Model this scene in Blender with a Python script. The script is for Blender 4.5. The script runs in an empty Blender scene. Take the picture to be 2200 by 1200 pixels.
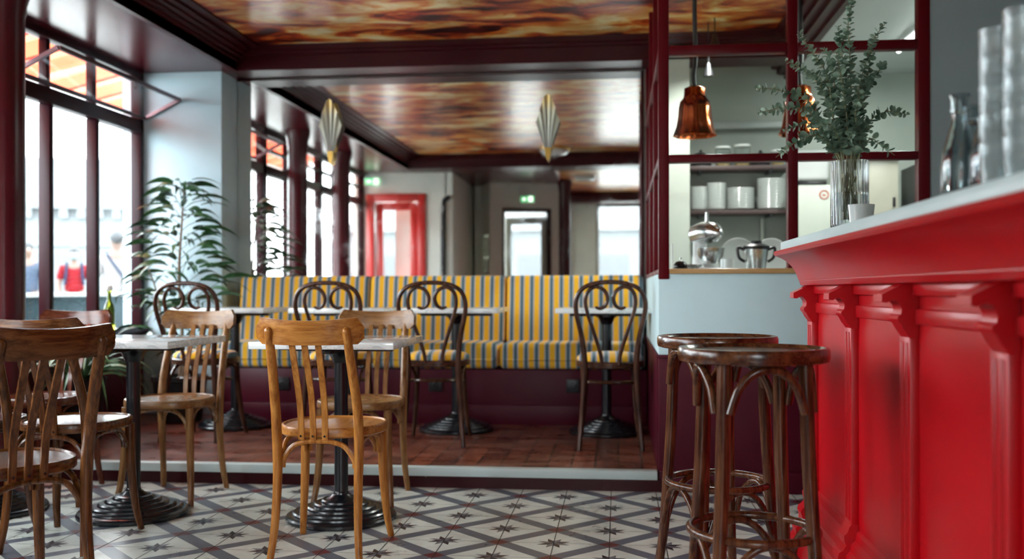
import bpy, bmesh, math, random
from mathutils import Vector, Matrix, noise
random.seed(7)
sc = bpy.context.scene
COL = sc.collection
PI = math.pi

# ------------------------------------------------------------------ camera
F_PX, YAW, ROLL = 2125.0, 0.1069, -0.0018
EYE = Vector((0, 0, 0.95))
fw = Vector((-math.sin(YAW), math.cos(YAW), 0))
rt = Vector((math.cos(YAW), math.sin(YAW), 0))
up = Vector((0, 0, 1))
ca = rt * math.cos(ROLL) + up * math.sin(ROLL)
cb = up * math.cos(ROLL) - rt * math.sin(ROLL)
cam_d = bpy.data.cameras.new('camera')
cam = bpy.data.objects.new('camera', cam_d)
COL.objects.link(cam)
m = Matrix.Identity(4)
for i in range(3):
    m[i][0] = ca[i]; m[i][1] = cb[i]; m[i][2] = -fw[i]; m[i][3] = EYE[i]
cam.matrix_world = m
cam_d.sensor_width = 36
cam_d.lens = F_PX / 2200 * 36
cam_d.shift_y = 23 / 2200
cam_d.clip_start = 0.05
cam_d.clip_end = 500
cam_d.dof.use_dof = True
cam_d.dof.focus_distance = 3.25
cam_d.dof.aperture_fstop = 2.1
sc.camera = cam

# ------------------------------------------------------------------ world, light, exposure
w = bpy.data.worlds.new('overcast_sky'); sc.world = w; w.use_nodes = True
bg = w.node_tree.nodes['Background']
bg.inputs[0].default_value = (0.90, 0.97, 1.0, 1)
bg.inputs[1].default_value = 7.5
sc.view_settings.view_transform = 'Standard'
sc.view_settings.look = 'None'
sc.view_settings.gamma = 1
sc.view_settings.use_curve_mapping = False
sc.view_settings.exposure = 1.22

def portal(loc, size, rot):
    l = bpy.data.lights.new('window_portal', 'AREA'); l.shape = 'RECTANGLE'
    l.size, l.size_y = size; l.cycles.is_portal = True
    o = bpy.data.objects.new('window_portal', l); COL.objects.link(o)
    o.location = loc; o.rotation_euler = rot
portal((-3.42, 5.65, 1.58), (1.8, 1.8), (PI/2, 0, -PI/2))
portal((-3.42, 3.87, 1.58), (1.8, 1.8), (PI/2, 0, -PI/2))
portal((-3.42, 2.1, 1.58), (1.8, 1.8), (PI/2, 0, -PI/2))
portal((.195, -2.60, 1.4), (1.05, 1.9), (PI/2, 0, 0))

# ------------------------------------------------------------------ geometry constants
YM, YB, ZC, ZS = 6.88, 6.60, 2.64, 2.47
XW, XP, XS, YS, ZP = -3.30, -2.73, 0.19, 4.72, 0.095

# ------------------------------------------------------------------ helpers
def V(*a): return Vector(a)
def cr(pts, n=6, closed=False):
    """Catmull-Rom resample"""
    P = [Vector(p) for p in pts]; out = []; N = len(P)
    rng = range(N) if closed else range(N - 1)
    for i in rng:
        p1, p2 = P[i], P[(i+1) % N]
        p0 = P[i-1] if (i > 0 or closed) else p1*2 - p2
        p3 = P[(i+2) % N] if (i+2 < N or closed) else p2*2 - p1
        for k in range(n):
            t = k/n
            out.append(0.5*((2*p1) + (p2-p0)*t + (2*p0-5*p1+4*p2-p3)*t*t + (3*p1-p0-3*p2+p3)*t**3))
    if not closed: out.append(P[-1])
    return out
def lerp_list(vals, n):
    k = len(vals)-1; return [vals[min(int(i/(n-1)*k), k-1)]*(1-(i/(n-1)*k-min(int(i/(n-1)*k), k-1))) + vals[min(int(i/(n-1)*k), k-1)+1]*(i/(n-1)*k-min(int(i/(n-1)*k), k-1)) for i in range(n)]
def sweep(bm, pts, prof, sc_=None, closed=False, side=None, caps=True, mi=0):
    pts = [Vector(p) for p in pts]; n = len(pts)
    T = []
    for i in range(n):
        if closed: t = pts[(i+1) % n] - pts[i-1]
        else: t = pts[min(i+1, n-1)] - pts[max(i-1, 0)]
        T.append(t.normalized())
    rings = []
    nrm = None
    for i in range(n):
        t = T[i]
        if side is not None:
            s = Vector(side); s = (s - t*s.dot(t)).normalized(); u = t.cross(s)
        else:
            if nrm is None:
                a = Vector((0, 0, 1)) if abs(t.z) < 0.9 else Vector((1, 0, 0))
                nrm = (a - t*a.dot(t)).normalized()
            else:
                nrm = (nrm - t*nrm.dot(t)).normalized()
            s = nrm; u = t.cross(s)
        k = 1.0 if sc_ is None else (sc_[i] if isinstance(sc_, (list, tuple)) else sc_)
        rings.append([bm.verts.new(pts[i] + s*(a*k) + u*(b*k)) for a, b in prof])
    m_ = len(prof)
    for i in range(n if closed else n-1):
        A, B = rings[i], rings[(i+1) % n]
        for j in range(m_):
            f = bm.faces.new((A[j], A[(j+1) % m_], B[(j+1) % m_], B[j])); f.material_index = mi; f.smooth = True
    if caps and not closed:
        for r_ in (rings[0][::-1], rings[-1]):
            f = bm.faces.new(r_); f.material_index = mi
def circ(seg=10): return [(math.cos(2*PI*i/seg), math.sin(2*PI*i/seg)) for i in range(seg)]
def tube(bm, pts, r, seg=10, closed=False, n=0, mi=0, round_end=False):
    if n: 
        pts2 = cr(pts, n, closed)
        if isinstance(r, (list, tuple)): r = lerp_list(list(r), len(pts2))
        pts = pts2
    pts = [Vector(p) for p in pts]
    rr = list(r) if isinstance(r, (list, tuple)) else [r]*len(pts)
    if round_end:
        d = (pts[-1]-pts[-2]).normalized(); e = pts[-1]; R = rr[-1]
        pts += [e + d*R*.5, e + d*R*.85, e+d*R]; rr += [R*.87, R*.5, R*.12]
    sweep(bm, pts, circ(seg), rr, closed, mi=mi)
def lathe(bm, prof, seg=24, c=(0, 0, 0), mi=0, axis='z'):
    rings = []
    c = Vector(c)
    for r, z in prof:
        if r < 1e-6: rings.append([bm.verts.new(c + Vector((0, 0, z)))])
        else: rings.append([bm.verts.new(c + Vector((r*math.cos(2*PI*i/seg), r*math.sin(2*PI*i/seg), z))) for i in range(seg)])
    for A, B in zip(rings, rings[1:]):
        if len(A) == 1 and len(B) == 1: continue
        for i in range(seg):
            j = (i+1) % seg
            if len(A) == 1: f = bm.faces.new((A[0], B[j], B[i]))
            elif len(B) == 1: f = bm.faces.new((A[i], A[j], B[0]))
            else: f = bm.faces.new((A[i], A[j], B[j], B[i]))
            f.smooth = True; f.material_index = mi
def box(bm, x0, x1, y0, y1, z0, z1, bev=0.0, mi=0, seg=2):
    vs = [bm.verts.new((x, y, z)) for x in (x0, x1) for y in (y0, y1) for z in (z0, z1)]
    idx = [(0, 1, 3, 2), (4, 6, 7, 5), (0, 4, 5, 1), (2, 3, 7, 6), (0, 2, 6, 4), (1, 5, 7, 3)]
    fs = [bm.faces.new([vs[i] for i in f]) for f in idx]
    for f in fs: f.material_index = mi
    if bev:
        es = list({e for f in fs for e in f.edges})
        bmesh.ops.bevel(bm, geom=es, offset=bev, segments=seg, affect='EDGES', profile=0.5)
def prism(bm, poly, axis, a, b, mi=0):
    """poly: 2D points; axis: extrusion axis. x-> (a,p,q) ; y-> (p,a,q) ; z->(p,q,a)"""
    def mk(t, p, q): return (t, p, q) if axis == 'x' else ((p, t, q) if axis == 'y' else (p, q, t))
    A = [bm.verts.new(mk(a, *p)) for p in poly]; B = [bm.verts.new(mk(b, *p)) for p in poly]
    n = len(poly)
    fs = [bm.faces.new(A), bm.faces.new(B[::-1])]
    for i in range(n):
        fs.append(bm.faces.new((A[i], B[i], B[(i+1) % n], A[(i+1) % n])))
    for f in fs: f.material_index = mi
    return fs
def obj(name, bm, mat, parent=None, ang=38, loc=None):
    bmesh.ops.recalc_face_normals(bm, faces=bm.faces)
    me = bpy.data.meshes.new(name); bm.to_mesh(me); bm.free()
    for p in me.polygons: p.use_smooth = True
    me.set_sharp_from_angle(angle=math.radians(ang))
    for mm in (mat if isinstance(mat, (list, tuple)) else [mat]): me.materials.append(mm)
    o = bpy.data.objects.new(name, me); COL.objects.link(o)
    if parent is not None: o.parent = parent
    if loc: o.location = loc
    return o
def B(): return bmesh.new()
def tag(o, label, cat, group=None, kind=None):
    o['label'] = label; o['category'] = cat
    if group: o['group'] = group
    if kind: o['kind'] = kind
    return o
def thing(name, label, cat, loc=(0, 0, 0), rz=0, group=None):
    o = bpy.data.objects.new(name, None); COL.objects.link(o)
    o.empty_display_size = .1
    o.location = loc; o.rotation_euler = (0, 0, rz)
    return tag(o, label, cat, group)
def struct(name, bm, mat, parent=None, label=None, ang=38):
    o = obj(name, bm, mat, parent, ang)
    if parent is None: o['kind'] = 'structure'
    if label: o['label'] = label
    return o
def semp(name, label, cat=None, loc=(0, 0, 0)):
    o = bpy.data.objects.new(name, None); COL.objects.link(o); o.location = loc
    o['kind'] = 'structure'; o['label'] = label
    if cat: o['category'] = cat
    return o
def copy_tree(o, parent=None, matmap=None):
    c = o.copy(); COL.objects.link(c)
    if parent is not None: c.parent = parent
    if matmap and c.type == 'MESH':
        for i, s in enumerate(c.material_slots):
            k = o.material_slots[i].material.name
            if k in matmap: s.link = 'OBJECT'; s.material = matmap[k]
    for ch in o.children: copy_tree(ch, c, matmap)
    return c
def place(o, loc, rz, label): o.location = loc; o.rotation_euler = (0, 0, rz); o['label'] = label; return o

# ------------------------------------------------------------------ materials
def NT(name):
    m_ = bpy.data.materials.new(name); m_.use_nodes = True
    nt = m_.node_tree; p = nt.nodes['Principled BSDF']; return m_, nt, p
def setp(p, **k):
    for a, b in k.items():
        nm = {'color': 'Base Color', 'rough': 'Roughness', 'metal': 'Metallic', 'spec': 'Specular IOR Level', 'coat': 'Coat Weight', 'coatr': 'Coat Roughness', 'trans': 'Transmission Weight', 'ior': 'IOR', 'sheen': 'Sheen Weight', 'em': 'Emission Color', 'ems': 'Emission Strength', 'sub': 'Subsurface Weight'}[a]
        if nm in ('Base Color', 'Emission Color') : b = (*b, 1)
        p.inputs[nm].default_value = b
def tex(nt, scale=(1, 1, 1), nscale=5, detail=4, rough=.55, dist=0.0, rot=(0, 0, 0)):
    tc = nt.nodes.new('ShaderNodeTexCoord'); mp = nt.nodes.new('ShaderNodeMapping')
    mp.inputs['Scale'].default_value = scale; mp.inputs['Rotation'].default_value = rot
    nt.links.new(tc.outputs['Object'], mp.inputs[0])
    no = nt.nodes.new('ShaderNodeTexNoise'); no.inputs['Scale'].default_value = nscale; no.inputs['Detail'].default_value = detail
    no.inputs['Roughness'].default_value = rough; no.inputs['Distortion'].default_value = dist
    nt.links.new(mp.outputs[0], no.inputs['Vector']); return no
def ramp(nt, src, stops):
    r = nt.nodes.new('ShaderNodeValToRGB'); el = r.color_ramp.elements
    while len(el) < len(stops): el.new(.5)
    for e, (p, c) in zip(el, stops): e.position = p; e.color = (*c, 1) if len(c) == 3 else c
    nt.links.new(src, r.inputs[0]); return r
def bump(nt, p, src, strength=.2, dist=.01):
    b = nt.nodes.new('ShaderNodeBump'); b.inputs['Strength'].default_value = strength; b.inputs['Distance'].default_value = dist
    nt.links.new(src, b.inputs['Height']); nt.links.new(b.outputs[0], p.inputs['Normal'])
def mrange(nt, src, a, b, fmin=0, fmax=1):
    r = nt.nodes.new('ShaderNodeMapRange'); r.inputs['From Min'].default_value = fmin; r.inputs['From Max'].default_value = fmax
    r.inputs['To Min'].default_value = a; r.inputs['To Max'].default_value = b
    nt.links.new(src, r.inputs[0]); return r
def paint(name, c, rough=.35, var=.12, coat=0.0, bmp=.05, spec=.5, nsc=3, rv=.22):
    m_, nt, p = NT(name); n = tex(nt, nscale=nsc, detail=5)
    d = tuple(x*(1-var) for x in c); l = tuple(min(1, x*(1+var)) for x in c)
    r = ramp(nt, n.outputs[0], [(.3, d), (.7, l)]); nt.links.new(r.outputs[0], p.inputs['Base Color'])
    mr = mrange(nt, n.outputs[0], rough*(1-rv), rough*(1+rv)); nt.links.new(mr.outputs[0], p.inputs['Roughness'])
    setp(p, coat=coat, coatr=.12, spec=spec)
    if bmp:
        n2 = tex(nt, nscale=30, detail=3); bump(nt, p, n2.outputs[0], bmp, .004)
    return m_
def wood(name, dark, mid, light, axis='z', rough=.3, coat=.35, fine=1.0):
    m_, nt, p = NT(name)
    s = {'x': (1.2, 22, 22), 'y': (22, 1.2, 22), 'z': (22, 22, 1.2)}[axis]
    n = tex(nt, scale=tuple(q*fine for q in s), nscale=3.2, detail=7, rough=.65, dist=.3)
    n2 = tex(nt, nscale=7, detail=3)
    add = nt.nodes.new('ShaderNodeMath'); add.operation = 'MULTIPLY_ADD'; add.inputs[1].default_value = .84
    nt.links.new(n.outputs[0], add.inputs[0])
    m2 = nt.nodes.new('ShaderNodeMath'); m2.operation = 'MULTIPLY'; m2.inputs[1].default_value = .28
    nt.links.new(n2.outputs[0], m2.inputs[0]); nt.links.new(m2.outputs[0], add.inputs[2])
    r = ramp(nt, add.outputs[0], [(.33, dark), (.5, mid), (.68, light)]); nt.links.new(r.outputs[0], p.inputs['Base Color'])
    mr = mrange(nt, n2.outputs[0], rough*.75, rough*1.4); nt.links.new(mr.outputs[0], p.inputs['Roughness'])
    setp(p, coat=coat*.4, coatr=.15, spec=.3); bump(nt, p, n.outputs[0], .12, .003)
    return m_
def glass(name, tint=(1, 1, 1), rough=0.0, ior=1.45, refl=1.0):
    """flat window pane: lets light straight through and mirrors by Fresnel"""
    m_ = bpy.data.materials.new(name); m_.use_nodes = True; nt = m_.node_tree; nt.nodes.clear()
    o = nt.nodes.new('ShaderNodeOutputMaterial'); t = nt.nodes.new('ShaderNodeBsdfTransparent'); g = nt.nodes.new('ShaderNodeBsdfGlossy')
    t.inputs[0].default_value = (*tint, 1); g.inputs['Roughness'].default_value = rough
    f = nt.nodes.new('ShaderNodeFresnel'); f.inputs[0].default_value = ior; mx = nt.nodes.new('ShaderNodeMixShader')
    ge = nt.nodes.new('ShaderNodeNewGeometry'); iv = nt.nodes.new('ShaderNodeMath'); iv.operation = 'SUBTRACT'; iv.inputs[0].default_value = 1; nt.links.new(ge.outputs['Backfacing'], iv.inputs[1])
    ml = nt.nodes.new('ShaderNodeMath'); ml.operation = 'MULTIPLY'; nt.links.new(f.outputs[0], ml.inputs[0]); nt.links.new(iv.outputs[0], ml.inputs[1])
    nt.links.new(ml.outputs[0], mx.inputs[0]); nt.links.new(t.outputs[0], mx.inputs[1]); nt.links.new(g.outputs[0], mx.inputs[2]); nt.links.new(mx.outputs[0], o.inputs[0])
    return m_
def solidglass(name, c=(1, 1, 1), rough=0, ior=1.48):
    m_, nt, p = NT(name); setp(p, color=c, rough=rough, trans=1.0, ior=ior); n = tex(nt, nscale=12)
    mr = mrange(nt, n.outputs[0], rough, rough+.02); nt.links.new(mr.outputs[0], p.inputs['Roughness']); return m_
def metal(name, c, rough=.25, bmp=0):
    m_, nt, p = NT(name); setp(p, color=c, metal=1, rough=rough); n = tex(nt, nscale=6, detail=4)
    r = ramp(nt, n.outputs[0], [(.3, tuple(x*.85 for x in c)), (.7, c)]); nt.links.new(r.outputs[0], p.inputs['Base Color'])
    mr = mrange(nt, n.outputs[0], rough*.7, rough*1.3); nt.links.new(mr.outputs[0], p.inputs['Roughness'])
    if bmp: bump(nt, p, n.outputs[0], bmp, .01)
    return m_
def emit(name, c, s):
    m_, nt, p = NT(name); setp(p, color=c, em=c, ems=s); n = tex(nt, nscale=4); mr = mrange(nt, n.outputs[0], s*.9, s*1.1)
    nt.links.new(mr.outputs[0], p.inputs['Emission Strength']); return m_

M = {}
M['maroon'] = paint('maroon_gloss_paint', (.036, .001, .0035), .36, .1, .0, .05, .22)
M['maroon_wall'] = paint('maroon_wainscot_paint', (.070, .002, .012), .42, .1, .0, .05, .22)
M['soffit'] = paint('maroon_lacquer', (.062, .002, .006), .24, .1, .0, .012, .42, 3, .03)
M['red_frame'] = paint('dark_red_frame_paint', (.10, .001, .005), .38, .1, .0, .05, .2)
M['red_door'] = paint('bright_red_door_paint', (.55, .035, .03), .3, .1, .3)
M['bar_red'] = paint('bar_red_lacquer', (.46, .0012, .006), .33, .1, .08, .03, .30)
M['pale_blue'] = paint('pale_blue_wall_paint', (.58, .77, .80), .55, .05)
M['pier'] = paint('pale_blue_pier_paint', (.50, .66, .73), .5, .06)
M['tan'] = paint('warm_grey_wall_paint', (.38, .37, .32), .6, .06)
M['grey_wall'] = paint('grey_wall_paint', (.29, .35, .36), .55, .06)
M['kitchen_wall'] = paint('kitchen_white_paint', (.46, .50, .44), .4, .05)
M['white_ceil'] = paint('kitchen_ceiling_paint', (.62, .66, .64), .5, .05)
M['back_wall'] = paint('entrance_wall_paint', (.72, .75, .68), .55, .06)
M['frame_dark'] = paint('window_frame_paint', (.022, .001, .004), .35, .15, 0, .05, .2)
M['frame_grey'] = metal('hopper_metal', (.22, .17, .19), .35)
M['ext_concrete'] = paint('pale_pavement', (.42, .42, .40), .8, .1)
M['ext_wall'] = paint('pale_render', (.115, .125, .13), .8, .06)
M['ext_wall2'] = paint('grey_render', (.10, .11, .115), .8, .06)
M['ext_roof'] = paint('grey_tiles', (.085, .09, .095), .8, .1)
M['barrier'] = paint('blue_grey_metal_sheet', (.020, .036, .044), .5, .1, 0, .05, .2)
M['barrier_top'] = paint('white_board', (.12, .13, .13), .5, .05)
M['win_glass'] = glass('window_glass', (.97, .99, 1))
M['screen_glass'] = glass('screen_glass', (.96, .98, .97), .0, 1.4)
M['black_iron'] = paint('black_cast_iron', (.006, .007, .010), .26, .2, .2, .1)
M['brass'] = metal('brass', (.72, .46, .12), .3)
M['steel'] = metal('stainless_steel', (.62, .64, .63), .25)
M['white_plastic'] = paint('white_plastic', (.75, .77, .76), .25, .04)
M['black_plastic'] = paint('black_plastic', (.012, .012, .014), .35, .1)
M['china'] = paint('white_china', (.62, .66, .64), .15, .04, .5)
M['sign_green'] = emit('green_sign_light', (.25, 1, .45), .25)
M['sign_white'] = emit('white_sign_light', (.9, 1, .85), 1.2)
M['ledge'] = wood('ledge_wood', (.25, .12, .04), (.42, .24, .09), (.55, .34, .14), 'x')
M['skin'] = paint('skin', (.085, .045, .03), .5, .05)
M['hair'] = paint('dark_hair', (.02, .02, .022), .6, .1)

def mk_ceiling():
    m_, nt, p = NT('marbled_lacquer_ceiling')
    n = tex(nt, scale=(.72, 1.45, 1), nscale=3.3, detail=9, rough=.60, dist=.55)
    r = ramp(nt, n.outputs[0], [(.33, (.008, .002, .002)), (.41, (.10, .006, .003)), (.455, (.50, .045, .006)), (.505, (.72, .20, .025)), (.56, (.85, .50, .14)), (.64, (.95, .86, .52))])
    n2 = tex(nt, scale=(1, 1.6, 1), nscale=.9, detail=4, dist=.5)
    r2 = ramp(nt, n2.outputs[0], [(.35, (.25, .12, .09)), (.62, (1, 1, 1))])
    mx = nt.nodes.new('ShaderNodeMix'); mx.data_type = 'RGBA'; mx.blend_type = 'MULTIPLY'; mx.inputs[0].default_value = .6
    nt.links.new(r.outputs[0], mx.inputs[6]); nt.links.new(r2.outputs[0], mx.inputs[7]); nt.links.new(mx.outputs[2], p.inputs['Base Color'])
    setp(p, rough=.30, coat=.12, coatr=.15, spec=.30)
    n3 = tex(nt, scale=(1, .6, 1), nscale=3.0, detail=3); bump(nt, p, n3.outputs[0], .12, .02)
    return m_
M['ceiling'] = mk_ceiling()

def mk_mirror():
    m_, nt, p = NT('old_mirror')
    n = tex(nt, nscale=5, detail=8, rough=.7)
    r = ramp(nt, n.outputs[0], [(.60, (.80, .80, .78)), (.75, (.66, .70, .74))]); nt.links.new(r.outputs[0], p.inputs['Base Color'])
    mr = mrange(nt, n.outputs[0], .015, .09, .5, .8); nt.links.new(mr.outputs[0], p.inputs['Roughness'])
    setp(p, metal=1); return m_
M['mirror'] = mk_mirror()

def mk_stripes():
    m_, nt, p = NT('striped_upholstery')
    tc = nt.nodes.new('ShaderNodeTexCoord'); sp = nt.nodes.new('ShaderNodeSeparateXYZ'); nt.links.new(tc.outputs['Object'], sp.inputs[0])
    d = nt.nodes.new('ShaderNodeMath'); d.operation = 'DIVIDE'; d.inputs[1].default_value = .0665; nt.links.new(sp.outputs[0], d.inputs[0])
    f = nt.nodes.new('ShaderNodeMath'); f.operation = 'FRACT'; nt.links.new(d.outputs[0], f.inputs[0])
    Y_, G_, S_ = (.95, .50, .02), (.46, .43, .46), (.075, .15, .18)
    r = ramp(nt, f.outputs[0], [(0, Y_), (.40, G_), (.53, S_), (.80, G_), (.93, Y_)]); r.color_ramp.interpolation = 'CONSTANT'
    n = tex(nt, nscale=250, detail=2); 
    mx = nt.nodes.new('ShaderNodeMix'); mx.data_type = 'RGBA'; mx.blend_type = 'MULTIPLY'; mx.inputs[0].default_value = .35
    nt.links.new(r.outputs[0], mx.inputs[6]); nt.links.new(n.outputs[0], mx.inputs[7]); nt.links.new(mx.outputs[2], p.inputs['Base Color'])
    setp(p, rough=.85, sheen=.2, spec=.2); bump(nt, p, n.outputs[0], .2, .002); return m_
M['stripe'] = mk_stripes()

def mk_marble():
    m_, nt, p = NT('white_marble'); n = tex(nt, nscale=5, detail=8, rough=.6, dist=1.6)
    r = ramp(nt, n.outputs[0], [(.0, (.80, .85, .84)), (.46, (.80, .85, .84)), (.50, (.55, .60, .61)), (.54, (.82, .86, .85)), (1, (.84, .88, .87))])
    nt.links.new(r.outputs[0], p.inputs['Base Color']); setp(p, rough=.12, coat=.5, coatr=.05); return m_
M['marble'] = mk_marble()
def mk_zinc():
    m_, nt, p = NT('pale_stone_counter'); n = tex(nt, scale=(4, .6, 4), nscale=6, detail=6)
    r = ramp(nt, n.outputs[0], [(.3, (.52, .66, .66)), (.7, (.62, .75, .75))]); nt.links.new(r.outputs[0], p.inputs['Base Color'])
    setp(p, rough=.35); return m_
M['slab'] = mk_zinc()
def mk_planks():
    m_, nt, p = NT('worn_red_floorboards')
    tc = nt.nodes.new('ShaderNodeTexCoord'); mp = nt.nodes.new('ShaderNodeMapping'); mp.inputs['Rotation'].default_value = (0, 0, PI/2)
    nt.links.new(tc.outputs['Object'], mp.inputs[0])
    br = nt.nodes.new('ShaderNodeTexBrick'); br.inputs['Scale'].default_value = 1; br.inputs['Brick Width'].default_value = 1.1; br.inputs['Row Height'].default_value = .115
    br.inputs['Mortar Size'].default_value = .0045; br.inputs['Mortar'].default_value = (.012, .004, .003, 1)
    br.inputs['Color1'].default_value = (.20, .052, .028, 1); br.inputs['Color2'].default_value = (.095, .024, .016, 1)
    nt.links.new(mp.outputs[0], br.inputs[0])
    n = tex(nt, scale=(9, 1.4, 1), nscale=4, detail=8, rough=.7); n2 = tex(nt, scale=(1, 2.6, 1), nscale=2.6, detail=7, rough=.75)
    mx = nt.nodes.new('ShaderNodeMix'); mx.data_type = 'RGBA'; mx.blend_type = 'MIX'
    rr = ramp(nt, n2.outputs[0], [(.48, (0, 0, 0)), (.70, (.75, .75, .75))]); nt.links.new(rr.outputs[0], mx.inputs[0])
    nt.links.new(br.outputs[0], mx.inputs[6]); mx.inputs[7].default_value = (.36, .19, .15, 1)
    m3 = nt.nodes.new('ShaderNodeMix'); m3.data_type = 'RGBA'; m3.blend_type = 'MULTIPLY'; m3.inputs[0].default_value = .7
    r3 = ramp(nt, n.outputs[0], [(.3, (.45, .4, .4)), (.65, (1.2, 1.15, 1.1))]); nt.links.new(mx.outputs[2], m3.inputs[6]); nt.links.new(r3.outputs[0], m3.inputs[7])
    nt.links.new(m3.outputs[2], p.inputs['Base Color'])
    mr = mrange(nt, n2.outputs[0], .16, .5, .3, .7); nt.links.new(mr.outputs[0], p.inputs['Roughness']); bump(nt, p, n.outputs[0], .15, .004); return m_
M['planks'] = mk_planks()
def mk_tile(name, c, rough=.28):
    m_, nt, p = NT(name); n = tex(nt, nscale=4.5, detail=8, rough=.7)
    r = ramp(nt, n.outputs[0], [(.3, tuple(x*.72 for x in c)), (.62, c)]); nt.links.new(r.outputs[0], p.inputs['Base Color'])
    mr = mrange(nt, n.outputs[0], rough*.6, rough*1.6); nt.links.new(mr.outputs[0], p.inputs['Roughness']); bump(nt, p, n.outputs[0], .06, .003); return m_
M['t_cream'] = mk_tile('tile_cream', (.72, .77, .70)); M['t_grey'] = mk_tile('tile_grey_band', (.13, .145, .18)); M['t_red'] = mk_tile('tile_red', (.17, .022, .024))
M['t_dark'] = mk_tile('tile_dark_star', (.028, .012, .018)); M['t_mid'] = mk_tile('tile_mid_star', (.17, .17, .19)); M['t_grout'] = mk_tile('tile_grout', (.03, .03, .035), .6)

# chair woods: (h)orizontal grain and (v)ertical grain
W = {}
for k, (d, mi_, l, ro) in {'honey': ((.10, .026, .004), (.33, .115, .016), (.50, .215, .045), .30), 'brown': ((.018, .006, .002), (.075, .023, .006), (.17, .065, .018), .22),
                       'tan': ((.07, .024, .007), (.19, .08, .024), (.32, .16, .055), .28), 'red': ((.04, .010, .005), (.09, .02, .009), (.16, .045, .018), .16),
                       'dark': ((.010, .004, .003), (.038, .014, .008), (.09, .036, .020), .2), 'stool': ((.010, .004, .002), (.055, .016, .007), (.14, .05, .018), .2)}.items():
    W[k+'_v'] = wood(k+'_wood_upright', d, mi_, l, 'z', ro); W[k+'_h'] = wood(k+'_wood_across', d, mi_, l, 'x', ro)
    W[k+'_s'] = wood(k+'_wood_seat', tuple(x*.9 for x in d), tuple(x*.9 for x in mi_), l, 'y', ro*.9, .6, .6)

# ------------------------------------------------------------------ SETTING: floor
TW = .2085
P0 = V(-.036, 4.757-.0, 0)
def mk_floor():
    bm = B(); Y0 = 4.752
    # lattice: x = X0 + i*TW, y = Y0 - j*TW ; star where i+j even
    X0 = -.034
    i0, i1, j0, j1 = -17, 14, -1, 36
    def P(i, j, z=0): return (X0+i*TW, Y0-j*TW, z)
    def poly(pts, mi): 
        f = bm.faces.new([bm.verts.new(p) for p in pts]); f.material_index = mi
    for i in range(i0, i1):
        for j in range(j0, j1):
            if (i+j) % 2:
                poly([P(i+.2, j), P(i, j+.2), P(i-.2, j), P(i, j-.2)], 2)
                poly([P(i+.2, j), P(i+1, j+.8), P(i+.8, j+1), P(i, j+.2)], 1)
                poly([P(i+.2, j), P(i+1, j-.8), P(i+.8, j-1), P(i, j-.2)], 1)
            else:
                poly([P(i+.8, j), P(i, j+.8), P(i-.8, j), P(i, j-.8)], 0)
                for k in range(8):
                    a = math.radians(22.5+45*k); z = .0004
                    r1, r2 = .155, .325
                    def Q(r, t): return P(i+r*math.cos(t), j+r*math.sin(t), z)
                    c = (P(i, j, z))
                    poly([c, Q(r1, a-PI/8), Q(r2, a), Q(r1, a+PI/8)], 3 if k in (1, 3, 5, 7) else 4)
    for i in range(i0, i1):
        x = X0+i*TW; box_line(bm, x-.0017, x+.0017, Y0-j1*TW, Y0+TW, .0007, 5)
    for j in range(j0, j1):
        y = Y0-j*TW; box_line(bm, X0+i0*TW, X0+i1*TW, y-.0011, y+.0011, .0006, 5)
    for co, no in (((-3.36, 0, 0), (-1, 0, 0)), ((2.65, 0, 0), (1, 0, 0)), ((0, 4.80, 0), (0, 1, 0)), ((0, -2.55, 0), (0, -1, 0))):
        bmesh.ops.bisect_plane(bm, geom=bm.verts[:]+bm.edges[:]+bm.faces[:], plane_co=co, plane_no=no, clear_outer=True)
    me = bpy.data.meshes.new('floor'); bm.to_mesh(me); bm.free()
    for k in ('t_cream', 't_grey', 't_red', 't_dark', 't_mid', 't_grout'): me.materials.append(M[k])
    o = bpy.data.objects.new('floor', me); COL.objects.link(o); o['kind'] = 'structure'; o['label'] = 'patterned cement tile floor with dark stars and grey bands'
    for p in me.polygons:
        if p.normal.z < 0: p.flip()
def box_line(bm, x0, x1, y0, y1, z, mi):
    f = bm.faces.new([bm.verts.new(p) for p in ((x0, y0, z), (x1, y0, z), (x1, y1, z), (x0, y1, z))]); f.material_index = mi
mk_floor()
bm = B(); box(bm, -3.4, 2.7, -2.6, 4.78, -.25, -.001); struct('floor', bm, M['t_cream'], label='screed slab under the floor tiles')
bm = B(); box(bm, -3.4, XS-.005, YS+.01, 7.0, -.05, ZP, 0); struct('floor', bm, M['planks'], label='raised platform of worn red-brown floorboards')
bm = B(); box(bm, -3.28, XS+.02, YS-.02, YS+.012, -.01, .056); struct('trim_1', bm, M['maroon'], label='maroon riser of the platform step')
bm = B(); box(bm, -3.28, XS-.008, YS-.028, YS+.03, .056, .098, .003); struct('trim_2', bm, paint('pale_metal_edge', (.58, .70, .69), .35, .05), label='pale metal nosing along the platform edge')

# walls -------------------------------------------------------------
bm = B()
box(bm, XW-.12, XW, 1.1, 6.62, -.2, .66); box(bm, XW-.12, XW, 1.1, 6.62, 2.49, 2.85)
struct('wall_left', bm, M['maroon_wall'], label='low maroon wall under the street windows')
bm = B(); box(bm, XW-.15, XP, YB, YM+.25, -.1, 2.52, .004); struct('wall_pier', bm, M['pier'], label='pale blue wall pier left of the bench mirror')
bm = B(); box(bm, XP-.005, 2.9, YM+.02, YM+.15, -.1, 2.7)
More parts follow.
